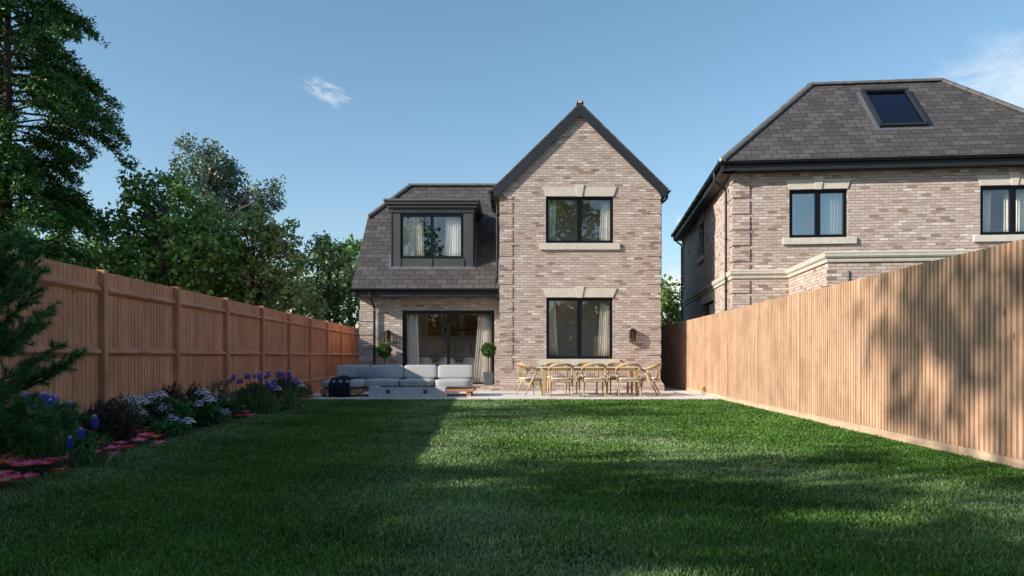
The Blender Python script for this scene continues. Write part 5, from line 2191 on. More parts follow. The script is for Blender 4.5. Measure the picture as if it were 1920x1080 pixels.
def pxblobs(lst, d, jit=1.2, mirror=0.6):
    out = []
    for (px_, py_, r) in lst:
        dd = d + random.uniform(-jit, jit)
        p = W(px_, py_, dd)
        rr = r * d / F
        out.append((p.x, p.y, p.z, rr))
        if random.random() < mirror:
            out.append((p.x + random.uniform(-.5, .5), p.y + random.uniform(1.2, 2.4), p.z - random.uniform(0, .8), rr * random.uniform(.8, 1.1)))
    return out


def conifer(label, x0, y0, h, zlow, Lfun, mat, group, z0=LAWN, r0=0.26, nwh=46, seed=3):
    rs = random.Random(seed)
    t = thing('conifer', label, 'tree', (x0, y0, z0), group)
    m = MB()
    m.tube([(x0, y0, z0), (x0 + 0.05, y0, h * 0.3), (x0 + 0.12, y0, h * 0.6), (x0 + 0.1, y0, h)], [r0, r0 * 0.8, r0 * 0.5, 0.03], 9, caps=False)
    Ps, Ds = [], []
    for w_ in range(nwh):
        z = zlow + (h - zlow) * (w_ + rs.random() * 0.7) / nwh
        for b in range(rs.choice((4, 5, 5, 6))):
            az = rs.random() * 2 * math.pi
            L = Lfun(z) * rs.uniform(0.62, 1.08)
            dirh = Vector((math.cos(az), math.sin(az), 0))
            rise = rs.uniform(0.05, 0.35)
            droop = rs.uniform(0.25, 0.5)
            pts = []
            for i in range(8):
                s = i / 7
                pts.append(Vector((x0 + 0.08, y0, z)) + dirh * L * s + Vector((0, 0, L * (rise * s - droop * s * s * s))))
            m.tube(pts, [0.05 * (1 - 0.85 * i / 7) * (0.5 + 0.12 * L) for i in range(8)], 5, caps=False)
            side = dirh.cross(Vector((0, 0, 1)))
            nsp = int(9 + 8 * L)
            for k in range(nsp):
                s = 0.22 + 0.80 * (k / nsp) ** 0.75
                f_ = min(s, 1) * 7
                i = min(int(f_), 6)
                base = pts[i].lerp(pts[i + 1], f_ - i)
                sg = rs.choice((-1, 1))
                sl = (0.30 + 0.55 * (1 - s) + rs.uniform(0, 0.25)) * min(1.2, 0.4 + L / 4)
                dv = (side * sg * rs.uniform(0.2, 1.0) + dirh * rs.uniform(0.35, 1.0) + Vector((0, 0, rs.uniform(-0.55, 0.30)))).normalized()
                nl = 26
                sv_ = rng.random(nl)
                P_ = np.array(base) + np.array(dv) * (sv_ * sl)[:, None] + rng.normal(size=(nl, 3)) * 0.05
                P_[:, 2] -= 0.12 * sv_ ** 2
                D_ = np.array(dv) * 0.8 + rng.normal(size=(nl, 3)) * 0.65
                Ps.append(P_)
                Ds.append(D_)
    m.build('trunk', M['bark'], t, smooth=True, fixn=False, uv=False)
    P_ = np.concatenate(Ps)
    D_ = unit(np.concatenate(Ds))
    n = len(P_)
    L = 0.15 * (0.6 + 0.8 * rng.random(n))
    V_, F_ = leaf_quads(P_, D_, L, L * 0.36, upbias=0.4)
    np_build('crown', V_, F_, M[mat], t)
    return t


tg = 'trees beyond the left fence'


def Lf(z):
    # reach of the boughs, measured against the left edge of the photograph
    tab = [(2, 3.2), (5.0, 3.7), (6.6, 3.4), (7.8, 2.9), (8.6, 2.9), (9.3, 4.1), (10.6, 4.0), (12.5, 3.7), (14.5, 2.6), (17.5, 0.7), (30, 0.3)]
    for (a, b_), (c, e) in zip(tab, tab[1:]):
        if a <= z <= c:
            return b_ + (e - b_) * (z - a) / (c - a)
    return 2.0


DC = 27.0
conifer('towering dark conifer with drooping boughs at the left edge of the picture', (8 - 960) * DC / F, DC, 17.5, 2.2, lambda z: Lf(z) * (0.80 if z < 8.8 or z > 9.8 else 0.86), 'conifer', tg, nwh=50)

crown_tree('dark green broadleaf tree with open limbs, right beside the towering conifer', W(313, 500, 29)[:2], 6.8,
           pxblobs([(255, 350, 26), (300, 342, 26), (330, 352, 28), (355, 385, 34), (240, 385, 26), (285, 385, 34), (225, 425, 40), (285, 430, 48), (345, 440, 48), (395, 450, 40), (205, 465, 34), (255, 485, 42),
                     (325, 500, 46), (385, 510, 44), (235, 530, 34), (300, 545, 40), (365, 560, 44), (270, 565, 40), (200, 505, 30)], 29),
           'maple', 29, leaf=0.20, twigs=44, per=16, group=tg)
crown_tree('tall grey green tree with puffy foliage pads, highest between conifer and house', W(400, 500, 44)[:2], 11.6,
           pxblobs([(356, 268, 15), (345, 277, 12), (390, 274, 13), (383, 285, 14), (402, 284, 12), (350, 303, 18), (338, 312, 14), (372, 318, 17), (395, 305, 18), (412, 312, 18), (435, 305, 13), (440, 322, 14),
                     (360, 335, 20), (390, 338, 22), (420, 338, 20), (410, 360, 24), (378, 362, 22), (445, 350, 13), (470, 362, 15), (490, 356, 17), (512, 350, 15), (522, 362, 13), (505, 375, 16), (480, 382, 18),
                     (455, 388, 18), (430, 392, 24), (395, 392, 26), (465, 410, 22)], 44, 1.5),
           'gum', 44, leaf=0.17, twigs=46, per=18, bark='bark_pale', squash=0.6, group=tg, spread=0.2, r0=0.3)
crown_tree('light green pointed tree in front of the tall grey green tree', W(478, 500, 31)[:2], 6.0,
           pxblobs([(475, 405, 18), (495, 415, 16), (455, 425, 24), (500, 440, 26), (440, 455, 30), (478, 455, 34), (522, 455, 20), (545, 452, 10), (510, 485, 34), (450, 495, 38), (425, 520, 30), (480, 530, 42),
                     (535, 500, 28), (530, 545, 36), (440, 560, 36), (500, 575, 38), (560, 550, 26)], 31),
           'lime', 31, leaf=0.20, twigs=46, per=15, shoots=0.25, group=tg)
crown_tree('mid green bushy tree standing just left of the tiled wing', W(620, 500, 34)[:2], 5.6,
           pxblobs([(605, 468, 12), (625, 475, 18), (590, 488, 20), (645, 490, 18), (612, 505, 28), (640, 520, 26), (583, 520, 24), (600, 545, 34), (640, 555, 30), (570, 560, 30), (615, 585, 32), (655, 585, 26)], 34),
           'bluegreen', 34, leaf=0.20, twigs=44, per=14, shoots=0.2, group=tg)
crown_tree('small far grey green tree with round pads behind the bushy tree by the wing', W(600, 500, 48)[:2], 7.8,
           pxblobs([(600, 448, 12), (617, 452, 12), (590, 460, 14), (632, 466, 13), (610, 468, 16), (645, 472, 10), (600, 485, 18), (628, 488, 18)], 48, 1),
           'gum', 48, leaf=0.22, twigs=30, per=14, bark='bark_pale', squash=0.6, group=tg)
crown_tree('bright yellow green treetop touching the left edge of the tiled roof', W(662, 520, 37)[:2], 6.0,
           pxblobs([(664, 458, 9), (670, 470, 12), (656, 482, 12), (668, 492, 15), (650, 505, 14), (662, 520, 18), (670, 545, 20)], 37, 1),
           'brightgreen', 37, leaf=0.20, twigs=34, per=14, group=tg)
crown_tree('leafy tree in the dark gap under the conifer boughs', W(120, 500, 33)[:2], 4.4,
           pxblobs([(20, 440, 44), (80, 450, 44), (140, 455, 44), (185, 470, 36), (60, 500, 44), (120, 505, 44), (175, 520, 40), (10, 500, 40), (210, 545, 36), (150, 560, 40)], 33),
           'maple', 33, leaf=0.20, twigs=26, per=14, group=tg)
crown_tree('dense green tree filling the gap behind the broadleaf tree and the fence top', W(390, 560, 37)[:2], 3.4,
           pxblobs([(330, 520, 40), (390, 530, 44), (450, 540, 40), (510, 550, 40), (560, 560, 36), (280, 530, 40), (360, 570, 40), (430, 580, 40), (600, 580, 30), (500, 590, 34), (560, 595, 30)], 37),
           'bluegreen', 37, leaf=0.22, twigs=34, per=13, group=tg)
crown_tree('pale green tree in the gap between the two houses', W(1262, 560, 46)[:2], 4.6,
           pxblobs([(1245, 535, 14), (1262, 545, 16), (1240, 560, 20), (1270, 568, 18), (1252, 585, 22), (1280, 590, 20), (1235, 600, 20), (1268, 610, 22), (1225, 575, 20)], 46, 1.5),
           'brightgreen', 46, leaf=0.22, twigs=30, per=14, group='trees beyond the right fence')

# trees outside the frame: they throw the dappled shade on lawn and fence and are mirrored in the windows
def off_tree(label, x, y_, h, rad, mat, seed, zb=2.5, nb=26, leaf=0.26, tw=14, sp=0.25):
    r_ = random.Random(seed)
    bl = []
    for i in range(nb):
        f_ = (i + 0.5) / nb
        z = zb + (h - zb) * f_
        rr = rad * math.sin(math.pi * (0.18 + 0.72 * f_)) * r_.uniform(0.35, 0.95)
        a_ = r_.random() * 6.283
        bl.append((x + rr * math.cos(a_), y_ + rr * math.sin(a_), z, r_.uniform(0.7, 1.15) * rad * 0.34))
    crown_tree(label, (x, y_), h * 0.85, bl, mat, 0, leaf=leaf, twigs=tw, per=12, group='trees outside the frame', spread=sp)


off_tree('leafy tree beyond the left fence outside the frame whose shade covers the left lawn', -20.0, -2.2, 11.3, 2.6, 'maple', 5, zb=8.3, nb=18, leaf=0.30)
off_tree('tall far leafy tree outside the frame whose soft shade dapples the batten fence', -22.0, -3.3, 17.6, 3.1, 'maple', 9, zb=13.8, nb=13, tw=7, leaf=0.30, sp=0.35)
off_tree('far leafy tree outside the frame whose shade breaks up the middle of the lawn', -30.0, 2.6, 16.2, 2.6, 'maple', 31, zb=12.8, nb=16, tw=6, leaf=0.28, sp=0.4)
off_tree('broad leafy tree far to the left of the viewer outside the frame', -20.0, -5.6, 13.8, 3.2, 'lime', 12, zb=8.2, nb=28, leaf=0.30)
hb = []
for i in range(34):
    hb.append((-10 + 26 * (i + .5) / 34 + random.uniform(-.4, .4), -12 + random.uniform(-.6, .6), random.uniform(0.9, 1.5), 1.25))
    hb.append((-10 + 26 * (i + .5) / 34 + random.uniform(-.4, .4), -12.6 + random.uniform(-.6, .6), random.uniform(2.6, 3.7), 1.1))
crown_tree('tall dark hedge behind the viewer mirrored in the ground floor windows', (3, -12.4), 2.2, hb, 'conifer', 0, name='hedge', leaf=0.34, twigs=26, per=11, group='trees outside the frame', spread=0.3)
off_tree('tall tree far behind the viewer mirrored in the upstairs gable window', 5.0, -16.0, 13.5, 4.2, 'maple', 21, nb=30, leaf=0.34, tw=10)
off_tree('tall tree far behind the viewer mirrored in the dormer window', -8.2, -17.0, 12.0, 3.0, 'bluegreen', 23, nb=26, leaf=0.34, tw=10)
off_tree('dense low tree far behind the viewer mirrored in the sliding door', -2.5, -15.0, 8.0, 4.0, 'bluegreen', 25, zb=0.8, nb=30, leaf=0.34, tw=12)
off_tree('tree behind the viewer on the right mirrored in the edge window', 12.0, -14.0, 7.0, 3.4, 'maple', 27, zb=0.8, nb=24, leaf=0.34, tw=12)

# ------------------------------------------------------------------ planting along the left fence
def needles(P0, P1, n, nl, nw, spread_=0.9):
    """bottle-brush of needles round a twig"""
    t_ = rng.random(n)
    P_ = P0 + (P1 - P0) * t_[:, None]
    ax = (P1 - P0) / max(1e-6, np.linalg.norm(P1 - P0))
    D_ = unit(ax * 0.75 + rand_dirs(n) * spread_)
    S_ = unit(np.cross(D_, rng.normal(size=(n, 3))))
    L = nl * (0.7 + 0.5 * rng.random(n))[:, None]
    V_ = np.stack([P_ - S_ * nw * .5, P_ + S_ * nw * .5, P_ + D_ * L], 1).reshape(-1, 3)
    return V_


def young_pine():
    x0, y0 = -3.93, 5.85
    t = thing('young_pine', 'young dark green pine at the left edge of the picture in front of the fence', 'pine', (x0, y0, LAWN))
    m = MB()
    m.tube([(x0, y0, LAWN), (x0 - 0.03, y0, 0.8), (x0, y0, 1.5), (x0, y0, 2.05)], [0.045, 0.035, 0.022, 0.008], 8)
    Vs = []
    r_ = random.Random(4)
    boughs = []
    # boughs measured in the photograph: tip (px, py), root height
    for (tx, ty, dd, zr_) in ((148, 664, 5.8, 0.80), (105, 648, 5.6, 0.85), (120, 690, 5.9, 0.75), (92, 578, 5.7, 1.10), (68, 545, 5.9, 1.2), (80, 612, 6.0, 1.05),
                              (60, 500, 5.8, 1.35), (45, 520, 5.6, 1.3), (70, 590, 5.5, 1.0), (85, 505, 6.1, 1.35), (55, 455, 5.8, 1.55), (25, 445, 5.7, 1.6), (75, 478, 5.9, 1.5), (35, 430, 6, 1.7),
                              (110, 765, 5.6, 0.45), (135, 780, 5.7, 0.4), (60, 740, 5.5, 0.5), (90, 780, 5.4, 0.4), (40, 780, 5.4, 0.4), (130, 770, 6.0, 0.4), (50, 700, 5.6, 0.7), (100, 795, 5.6, 0.35), (30, 760, 5.4, 0.45), (145, 785, 6.2, 0.35), (75, 770, 6.0, 0.4), (20, 720, 5.5, 0.6), (10, 790, 5.3, 0.4), (60, 800, 5.3, 0.35)):
        boughs.append((Vector((x0, y0, zr_)), W(tx, ty, dd)))
    for i in range(34):
        z = r_.uniform(0.25, 1.95)
        a_ = r_.uniform(0, 6.283)
        L = 0.62 * (1 - 0.42 * z / 2.1) * r_.uniform(0.7, 1.1)
        if math.cos(a_) > -0.1 and z < 1.0:
            continue
        if math.cos(a_) > 0.2:
            L *= 0.75
        boughs.append((Vector((x0, y0, z)), Vector((x0 + L * math.cos(a_), y0 + L * math.sin(a_), z + r_.uniform(0.05, 0.25)))))
    for (a_, b_) in boughs:
        L = (b_ - a_).length
        pts = [a_.lerp(b_, k / 5) + Vector((0, 0, -0.10 * L * math.sin(math.pi * k / 5))) for k in range(6)]
        m.tube(pts, [0.012 - 0.0015 * k for k in range(6)], 6)
        ntw = int(9 + L * 17)
        for k in range(ntw):
            s = 0.30 + 0.70 * (k + r_.random() * .5) / ntw
            f_ = min(4.999, s * 5)
            i = int(f_)
            q_ = pts[i].lerp(pts[i + 1], f_ - i)
            dv = ((b_ - a_).normalized() * 0.8 + Vector((r_.gauss(0, .55), r_.gauss(0, .55), r_.gauss(0.35, .45)))).normalized()
            e = q_ + dv * r_.uniform(0.05, 0.12)
            Vs.append(needles(np.array(q_), np.array(e), 84, 0.062, 0.0046))
    m.build('trunk', M['bark'], t, smooth=True, fixn=False, uv=False)
    V_ = np.concatenate(Vs)
    np_build('foliage', V_, np.arange(len(V_)).reshape(-1, 3), M['pine'], t)


young_pine()


def gz_plane(px_, py_, z=LAWN):
    """point of the bed under a place in the photograph"""
    d_ = F * (EYE - z) / (py_ - HOR)
    k_ = (px_ - 960) / F
    if k_ < -0.05:
        d_ = min(d_, 4.56 / (-k_ - 0.037))      # keep clear of the fence
    return (px_ - 960) * d_ / F, d_


def daisy_mesh(name, parent, cx, cy, cz, r, tilt, az, seed):
    rs = np.random.default_rng(seed)
    n = 18
    V_, C_, F_ = [], [], []
    yel, pk, dk = np.array([0.95, 0.75, 0.08]), np.array([1.0, 0.14, 0.33]), np.array([0.95, 0.06, 0.22])
    if seed % 4 == 0:
        pk, dk = np.array([0.72, 0.07, 0.05]), np.array([0.55, 0.03, 0.03])
    R = Matrix.Rotation(az, 3, 'Z') @ Matrix.Rotation(tilt, 3, 'X')
    for i in range(n):
        a_ = 2 * math.pi * i / n + rs.normal() * 0.03
        lift = 0.46 + 0.05 * rs.normal()
        L = r * (1 + 0.06 * rs.normal())
        w_ = math.pi * r / n * 0.86
        rows = [(0.12, 0.35, yel), (0.34, 0.8, yel * 0.6 + pk * 0.4), (0.66, 1.12, pk), (0.88, 0.9, pk), (1.0, 0.25, dk)]
        o = len(V_)
        for (f_, wf, c_) in rows:
            for s_ in (-1, 0, 1):
                x, y_ = L * f_, s_ * w_ * wf
                z = lift * L * f_ - 0.12 * L * f_ * f_ - (0.012 if s_ == 0 else 0) * f_
                p = Vector((x * math.cos(a_) - y_ * math.sin(a_), x * math.sin(a_) + y_ * math.cos(a_), z))
                p = R @ p
                V_.append((cx + p.x, cy + p.y, cz + p.z))
                C_.append(c_ * (0.8 if s_ == 0 else 1.0))
        for k in range(4):
            for s_ in range(2):
                q_ = o + k * 3 + s_
                F_.append((q_, q_ + 1, q_ + 4, q_ + 3))
    # centre disc
    o = len(V_)
    cc = 10
    for i in range(cc):
        a_ = 2 * math.pi * i / cc
        for (f_, z) in ((0.20, 0.05), (0.10, 0.085)):
            p = R @ Vector((r * f_ * math.cos(a_), r * f_ * math.sin(a_), r * z * 1.6))
            V_.append((cx + p.x, cy + p.y, cz + p.z))
            C_.append(np.array([0.45, 0.25, 0.02]))
    for i in range(cc):
        j = (i + 1) % cc
        F_.append((o + 2 * i, o + 2 * j, o + 2 * j + 1, o + 2 * i + 1))
    return np_build('flower_head', np.array(V_), np.array(F_), M['gazania'], parent, col=np.array(C_))


def strap_leaves(cx, cy, z, n, L, w_, rad, mat, parent, name='leaves', up_=0.8):
    P_ = np.stack([cx + rng.normal(size=n) * rad, cy + rng.normal(size=n) * rad, np.full(n, z)], 1)
    D_ = unit(rng.normal(size=(n, 3)) * 0.6 + np.array([0, 0, up_]))
    V_, F_ = leaf_quads(P_, D_, L * (0.6 + 0.6 * rng.random(n)), np.full(n, w_))
    return np_build(name, V_, F_, M[mat], parent)


def bush_leaves(cx, cy, cz, rx_, ry_, rz_, n, leaf, mat, parent, name='leaves', up_=0.3, wf=0.5):
    dd = rand_dirs(n)
    rr = 0.45 + 0.6 * rng.random(n) ** 0.6
    P_ = np.array([cx, cy, cz]) + dd * rr[:, None] * np.array([rx_, ry_, rz_])
    P_[:, 2] = np.maximum(P_[:, 2], LAWN + 0.01)
    D_ = unit(dd + rng.normal(size=(n, 3)) * 0.7 + np.array([0, 0, up_]))
    L = leaf * (0.6 + 0.7 * rng.random(n))
    V_, F_ = leaf_quads(P_, D_, L, L * wf, upbias=1.0)
    return np_build(name, V_, F_, M[mat], parent)


# pink daisies lying low along the lawn edge: clumps of heads measured in the photograph (px, py, radius px)
clumps = [
    ('nearest clump of large pink daisies at the left bottom corner of the bed', [(15, 862, 26), (52, 862, 28), (62, 874, 20), (14, 878, 26), (48, 882, 26), (85, 876, 17), (108, 872, 21), (112, 888, 14), (8, 912, 30), (44, 905, 26), (0, 895, 20)]),
    ('clump of pink daisies in front of the near dark brown bush', [(186, 838, 11), (210, 845, 15), (178, 856, 13), (212, 858, 12), (240, 842, 15), (226, 836, 12), (255, 816, 13), (272, 820, 14), (290, 825, 14), (262, 832, 14), (300, 836, 11), (236, 822, 12), (282, 812, 10)]),
    ('clump of coral red daisies between the lilac flowers and the brown heather', [(447, 772, 10), (458, 777, 11), (470, 781, 10), (450, 784, 9), (440, 768, 8), (462, 770, 8)]),
    ('clump of pink daisies beside the farther brown heather', [(521, 757, 10), (533, 752, 9), (537, 759, 10), (557, 757, 9), (547, 752, 9), (535, 763, 9), (525, 765, 8)]),
    ('farthest clump of pink daisies close to the patio', [(568, 738, 7), (575, 742, 8), (572, 748, 9), (583, 742, 7), (590, 745, 6), (566, 744, 6), (580, 749, 7)])]
sd_n = 0
for ci, (lab, heads) in enumerate(clumps):
    pts = []
    for (px_, py_, r_) in heads:
        x, d_ = gz_plane(px_, py_, LAWN + 0.07)
        pts.append((x, d_, r_ * d_ / F))
    cx = sum(p[0] for p in pts) / len(pts)
    cy = sum(p[1] for p in pts) / len(pts)
    t = thing('daisy_clump', lab, 'flowers', (cx, cy, LAWN), 'clumps of pink daisies along the bed edge')
    for (x, y_, r_) in pts:
        sd_n += 1
        daisy_mesh('flower_head', t, x, y_, LAWN + 0.07 + random.uniform(0, 0.035), r_ * 1.08, random.uniform(0.0, 0.12), random.uniform(-0.6, 0.6), sd_n)
    n = 36 * len(pts)
    sx = np.array([p[0] for p in pts])
    sy = np.array([p[1] for p in pts])
    ii = rng.integers(0, len(pts), n)
    P_ = np.stack([sx[ii] + rng.normal(size=n) * 0.09, sy[ii] + rng.normal(size=n) * 0.09, np.full(n, LAWN + 0.01)], 1)
    D_ = unit(rng.normal(size=(n, 3)) * 0.9 + np.array([0, 0, 0.5]))
    V_, F_ = leaf_quads(P_, D_, 0.05 + 0.05 * rng.random(n), np.full(n, 0.014))
    np_build('leaves', V_, F_, M['shrubleaf'], t)


# blue grape hyacinths
def hyacinth_clump(lab, spikes, dbase, leaf_n=160):
    pts = []
    for (px_, py_, s_) in spikes:
        dd = dbase + random.uniform(-0.15, 0.15)
        p = W(px_, py_, dd)
        pts.append((p.x, dd, p.z, s_ * dd / F))
    cx = sum(p[0] for p in pts) / len(pts)
    cy = sum(p[1] for p in pts) / len(pts)
    t = thing('hyacinth_clump', lab, 'flowers', (cx, cy, LAWN), 'clumps of blue grape hyacinths')
    ms = MB()
    for (x, y_, z, h) in pts:
        gx = x + (cx - x) * 0.25
        ms.tube([(gx, y_ + 0.03, LAWN), ((x + gx) / 2, y_ + 0.01, (z + LAWN) / 2 + 0.02), (x, y_, z)], [0.006, 0.005, 0.004], 5)
        n = 70
        f_ = np.linspace(0, 1, n)
        ph = np.arange(n) * 2.4
        rad = h * 0.26 * np.sin(np.pi * (0.16 + 0.78 * f_)) ** 0.8
        C0_ = np.stack([x + rad * np.cos(ph), y_ + rad * np.sin(ph), z - h * 0.5 + h * f_], 1)
        # each floret a small octahedral bell
        e = h * 0.075 * (1 - 0.35 * f_)
        offs = np.array([[1, 0, 0], [0, 1, 0], [-1, 0, 0], [0, -1, 0], [0, 0, 1.2], [0, 0, -1.2]])
        V_ = (C0_[:, None, :] + offs[None] * e[:, None, None]).reshape(-1, 3)
        fc = np.array([[0, 1, 4], [1, 2, 4], [2, 3, 4], [3, 0, 4], [1, 0, 5], [2, 1, 5], [3, 2, 5], [0, 3, 5]])
        F_ = (np.arange(n)[:, None, None] * 6 + fc[None]).reshape(-1, 3)
        lo_, hi_ = np.array([0.04, 0.045, 0.38]), np.array([0.12, 0.15, 0.72])
        tipc = np.array([0.6, 0.64, 0.95])
        cc = lo_ + (hi_ - lo_) * rng.random((n, 1))
        cc = np.where((f_ > 0.82)[:, None], tipc, cc)
        np_build('flower_spike', V_, F_, M['muscari'], t, col=np.repeat(cc, 6, axis=0))
    ms.build('stems', M['shrubleaf'], t, uv=False)
    n = leaf_n
    ii = rng.integers(0, len(pts), n)
    A = np.array([[p[0] + (cx - p[0]) * 0.25, p[1], LAWN] for p in pts])
    P_ = A[ii] + rng.normal(size=(n, 3)) * np.array([0.07, 0.07, 0])
    D_ = unit(rng.normal(size=(n, 3)) * 0.35 + np.array([0, 0, 1.0]))
    hs_ = np.array([p[2] - LAWN for p in pts])[ii]
    V_, F_ = leaf_quads(P_, D_, hs_ * (0.5 + 0.4 * rng.random(n)), np.full(n, 0.020))
    np_build('leaves', V_, F_, M['shrubleaf'], t)


hyacinth_clump('blue grape hyacinths standing tall behind the young pine', [(34, 748, 22), (42, 747, 20), (48, 744, 18), (58, 750, 26), (60, 760, 20), (80, 747, 24), (86, 746, 22), (95, 748, 22), (94, 757, 20), (104, 752, 24), (68, 762, 20), (79, 766, 20), (114, 768, 26), (131, 762, 24), (142, 780, 18), (97, 772, 20)], 7.6, 150)
hyacinth_clump('three blue grape hyacinths leaning out over the daisies right of the pine', [(177, 790, 24), (152, 813, 22), (131, 829, 22)], 7.45, 40)
hyacinth_clump('far blue grape hyacinths rising above the brown heather near the middle of the bed', [(427, 715, 10), (433, 712, 11), (438, 706, 13), (447, 714, 11), (453, 713, 11), (461, 704, 12), (467, 704, 12), (477, 704, 10), (486, 704, 14), (490, 710, 10), (500, 718, 13), (507, 722, 12), (503, 701, 14), (498, 706, 10), (512, 716, 12), (510, 728, 12), (517, 722, 10)], 14.3, 200)
hyacinth_clump('farthest blue grape hyacinths at the patio end of the bed', [(521, 701, 12), (527, 700, 12), (534, 701, 10), (542, 701, 12), (546, 708, 10), (554, 710, 10), (560, 716, 9), (536, 712, 9), (550, 716, 9)], 15.6, 120)


# brown heather bushes: dense upright wiry twigs
def heather(lab, px0, px1, py_top, py_base, n=900):
    xc, d_ = gz_plane((px0 + px1) / 2, py_base)
    rad = (px1 - px0) / 2 * d_ / F
    h = EYE + (HOR - py_top) * d_ / F - LAWN
    t = thing('heather_bush', lab, 'bush', (xc, d_, LAWN), 'dark brown heathers in the bed')
    Vs = []
    mb = MB()
    for i in range(n // 12):
        a_ = random.uniform(0, 6.283)
        rr = rad * random.random() ** 0.5
        tip = Vector((xc + rr * math.cos(a_), d_ + 0.05 + rr * math.sin(a_) * 0.5, LAWN + h * random.uniform(0.6, 1.0) * (1 - 0.35 * (rr / rad) ** 2)))
        root = Vector((xc + rr * 0.25 * math.cos(a_), d_ + 0.05 + rr * 0.25 * math.sin(a_), LAWN))
        mid = root.lerp(tip, 0.5) + Vector((random.gauss(0, .03), random.gauss(0, .03), 0.02))
        mb.tube([root, mid, tip], [0.004, 0.003, 0.002], 4, caps=False)
        for k in range(7):
            s = 0.25 + 0.75 * k / 7 + random.uniform(0, .08)
            q_ = root.lerp(tip, s)
            e = q_ + Vector((random.gauss(0, .5), random.gauss(0, .5), random.uniform(0.4, 1))).normalized() * random.uniform(0.05, 0.11)
            Vs.append(needles(np.array(q_), np.array(e), 26, 0.026 + 0.0008 * d_, 0.004 + 0.0004 * d_, 1.0))
    mb.build('stems', M['bark'], t, uv=False, fixn=False)
    V_ = np.concatenate(Vs)
    np_build('foliage', V_, np.arange(len(V_)).reshape(-1, 3), M['heather'], t)


heather('dark brown wiry heather nearest to the young pine', 148, 262, 745, 838, 2600)
heather('dark brown wiry heather behind the lilac flower domes', 288, 352, 716, 800, 1900)
heather('dark brown wiry heather between the two halves of the lilac flowers', 338, 392, 718, 796, 1700)
heather('broad dark brown heather under the far grape hyacinths', 440, 512, 716, 776, 3000)
heather('farthest dark brown heather near the patio', 508, 558, 705, 755, 1800)


# lilac white domed flower shrubs
def lilac(lab, domes, px_c, py_base, leafr, n=900):
    xc, d_ = gz_plane(px_c, py_base)
    t = thing('hydrangea_shrub', lab, 'shrub', (xc, d_, LAWN), 'lilac white domed flower shrubs')
    for (px_, py_, wpx, hpx, dd) in domes:
        c = W(px_, py_, min(d_ + dd, 4.62 / ((960 - px_) / F - 0.037)))
        rw, rh = wpx * 0.66 * (d_ + dd) / F, hpx * 1.15 * (d_ + dd) / F
        n_ = int(20 + 1000 * rw * rw * 4)
        Vs, Fs = [], []
        o = 0
        for i in range(n_):
            # small cup-shaped florets packed over a shallow dome
            a_ = i * 2.39996
            rr = math.sqrt((i + .5) / n_)
            px2, py2 = rr * math.cos(a_) * rw, rr * math.sin(a_) * rw
            pz = rh * (1 - rr * rr) + random.uniform(-0.016, 0.014)
            nrm = Vector((px2 / rw * 0.8, py2 / rw * 0.8, 0.9)).normalized()
            s1 = nrm.orthogonal().normalized()
            s2 = nrm.cross(s1)
            fr_ = 0.018 * random.uniform(0.8, 1.15)
            ctr = Vector((c.x + px2, c.y + py2, c.z - rh * 0.5 + pz))
            k = 6
            ring = [ctr + s1 * math.cos(2 * math.pi * j / k) * fr_ + s2 * math.sin(2 * math.pi * j / k) * fr_ + nrm * 0.010 for j in range(k)]
            Vs += [tuple(ctr)] + [tuple(q_) for q_ in ring]
            Fs += [(o, o + 1 + j, o + 1 + (j + 1) % k) for j in range(k)]
            o += k + 1
        np_build('flower_dome', np.array(Vs), np.array(Fs), M['lilac'], t)
    lx0, lz0 = xc, LAWN
    rxx, rzz = leafr[0] * d_ / F, leafr[1] * d_ / F
    bush_leaves(xc, d_ + 0.12, LAWN + rzz * 0.5, rxx, 0.25, rzz * 0.52, n, 0.075, 'shrubleaf', t)
    m = MB()
    for i in range(14):
        a_ = random.uniform(0, 6.28)
        m.tube([(xc, d_ + 0.25, LAWN), (xc + rxx * 0.7 * math.cos(a_), d_ + 0.25 + 0.25 * math.sin(a_), LAWN + rzz * random.uniform(.5, .9))], [0.007, 0.004], 5)
    m.build('stems', M['bark'], t, uv=False, fixn=False)


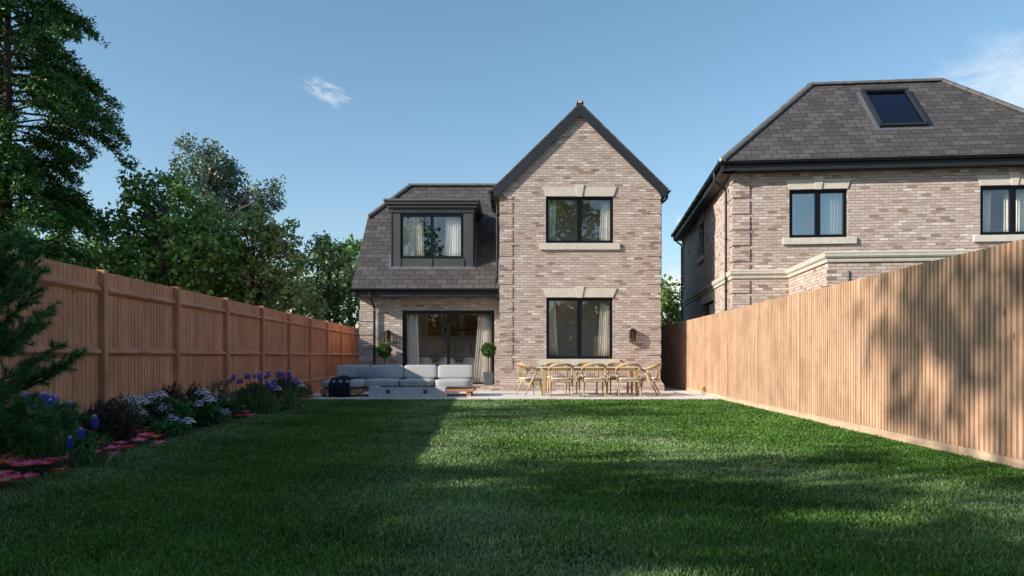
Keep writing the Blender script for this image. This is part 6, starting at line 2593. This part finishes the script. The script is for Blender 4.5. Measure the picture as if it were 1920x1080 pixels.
lilac('near lilac white flowering shrub beside the dark brown bush', [(245, 750, 26, 14, 0.5), (285, 748, 40, 16, 0.4), (250, 768, 34, 16, 0.2), (307, 763, 36, 16, 0.1), (276, 776, 24, 16, 0.0), (293, 797, 16, 12, -0.1), (320, 782, 24, 9, 0.0), (335, 783, 16, 9, 0.1), (232, 752, 14, 9, 0.6), (352, 789, 20, 8, -0.1), (262, 750, 22, 12, 0.6)], 285, 812, (66, 64), 2300)
lilac('middle lilac white flowering shrub against the fence', [(325, 745, 28, 14, 0.2), (338, 755, 26, 14, 0.0), (300, 740, 22, 9, 0.4), (345, 750, 18, 10, 0.1), (380, 734, 22, 9, 0.3), (372, 757, 16, 8, 0.0), (392, 748, 20, 10, 0.1)], 345, 790, (56, 50), 1700)
lilac('small lilac white flowering shrub next to the coral daisies', [(420, 750, 26, 13, 0.1), (402, 745, 16, 8, 0.2), (395, 766, 26, 13, -0.1), (416, 771, 12, 7, -0.1), (425, 772, 12, 7, -0.1), (384, 752, 14, 8, 0.2)], 408, 782, (40, 38), 1200)
lilac('far pale lilac flower shrub at the patio end of the bed', [(563, 721, 14, 8, 0.0), (520, 728, 12, 7, 0.0), (553, 724, 9, 5, 0.1)], 558, 745, (24, 22), 500)


# loose green shrubs filling the bed
def green(lab, px_, py_base, rx_px, h_px, n, leaf=0.06, mat='shrubleaf'):
    xc, d_ = gz_plane(px_, py_base)
    t = thing('leafy_shrub', lab, 'shrub', (xc, d_, LAWN), 'small leafy shrubs in the bed')
    r_, h = rx_px * d_ / F, EYE + (HOR - py_base + h_px) * d_ / F - LAWN
    bush_leaves(xc, d_ + 0.15, LAWN + h * 0.5, r_, 0.3, h * 0.5, n, leaf, mat, t)
    m = MB()
    for i in range(9):
        a_ = random.uniform(0, 6.28)
        m.tube([(xc, d_ + 0.15, LAWN), (xc + r_ * 0.7 * math.cos(a_), d_ + 0.15 + 0.2 * math.sin(a_), LAWN + h * random.uniform(.6, 1.0))], [0.005, 0.003], 5)
    m.build('stems', M['bark'], t, uv=False, fixn=False)


green('green leafy shrub with small buds between the dark brown bush and the lilac shrub', 222, 805, 28, 62, 420, 0.05)
green('low green foliage spilling onto the lawn below the near lilac shrub', 305, 822, 40, 24, 620, 0.07)
green('tall loose green shrub between the small lilac shrub and the broad heather', 402, 768, 20, 52, 360, 0.06)
green('green leafy shrub in front of the broad brown heather', 455, 775, 24, 40, 460, 0.06)
green('low dark green foliage at the foot of the young pine', 95, 832, 55, 34, 600, 0.07)
green('low green foliage between the two middle daisy clumps', 375, 800, 50, 26, 700, 0.06)
green('low dark green foliage under the three leaning grape hyacinths', 160, 850, 26, 30, 380, 0.06)
green('green shrub beside the farthest daisies', 570, 742, 14, 20, 260, 0.05)
green('low green foliage in front of the farther heather', 500, 770, 26, 18, 300, 0.06)

finish_things()
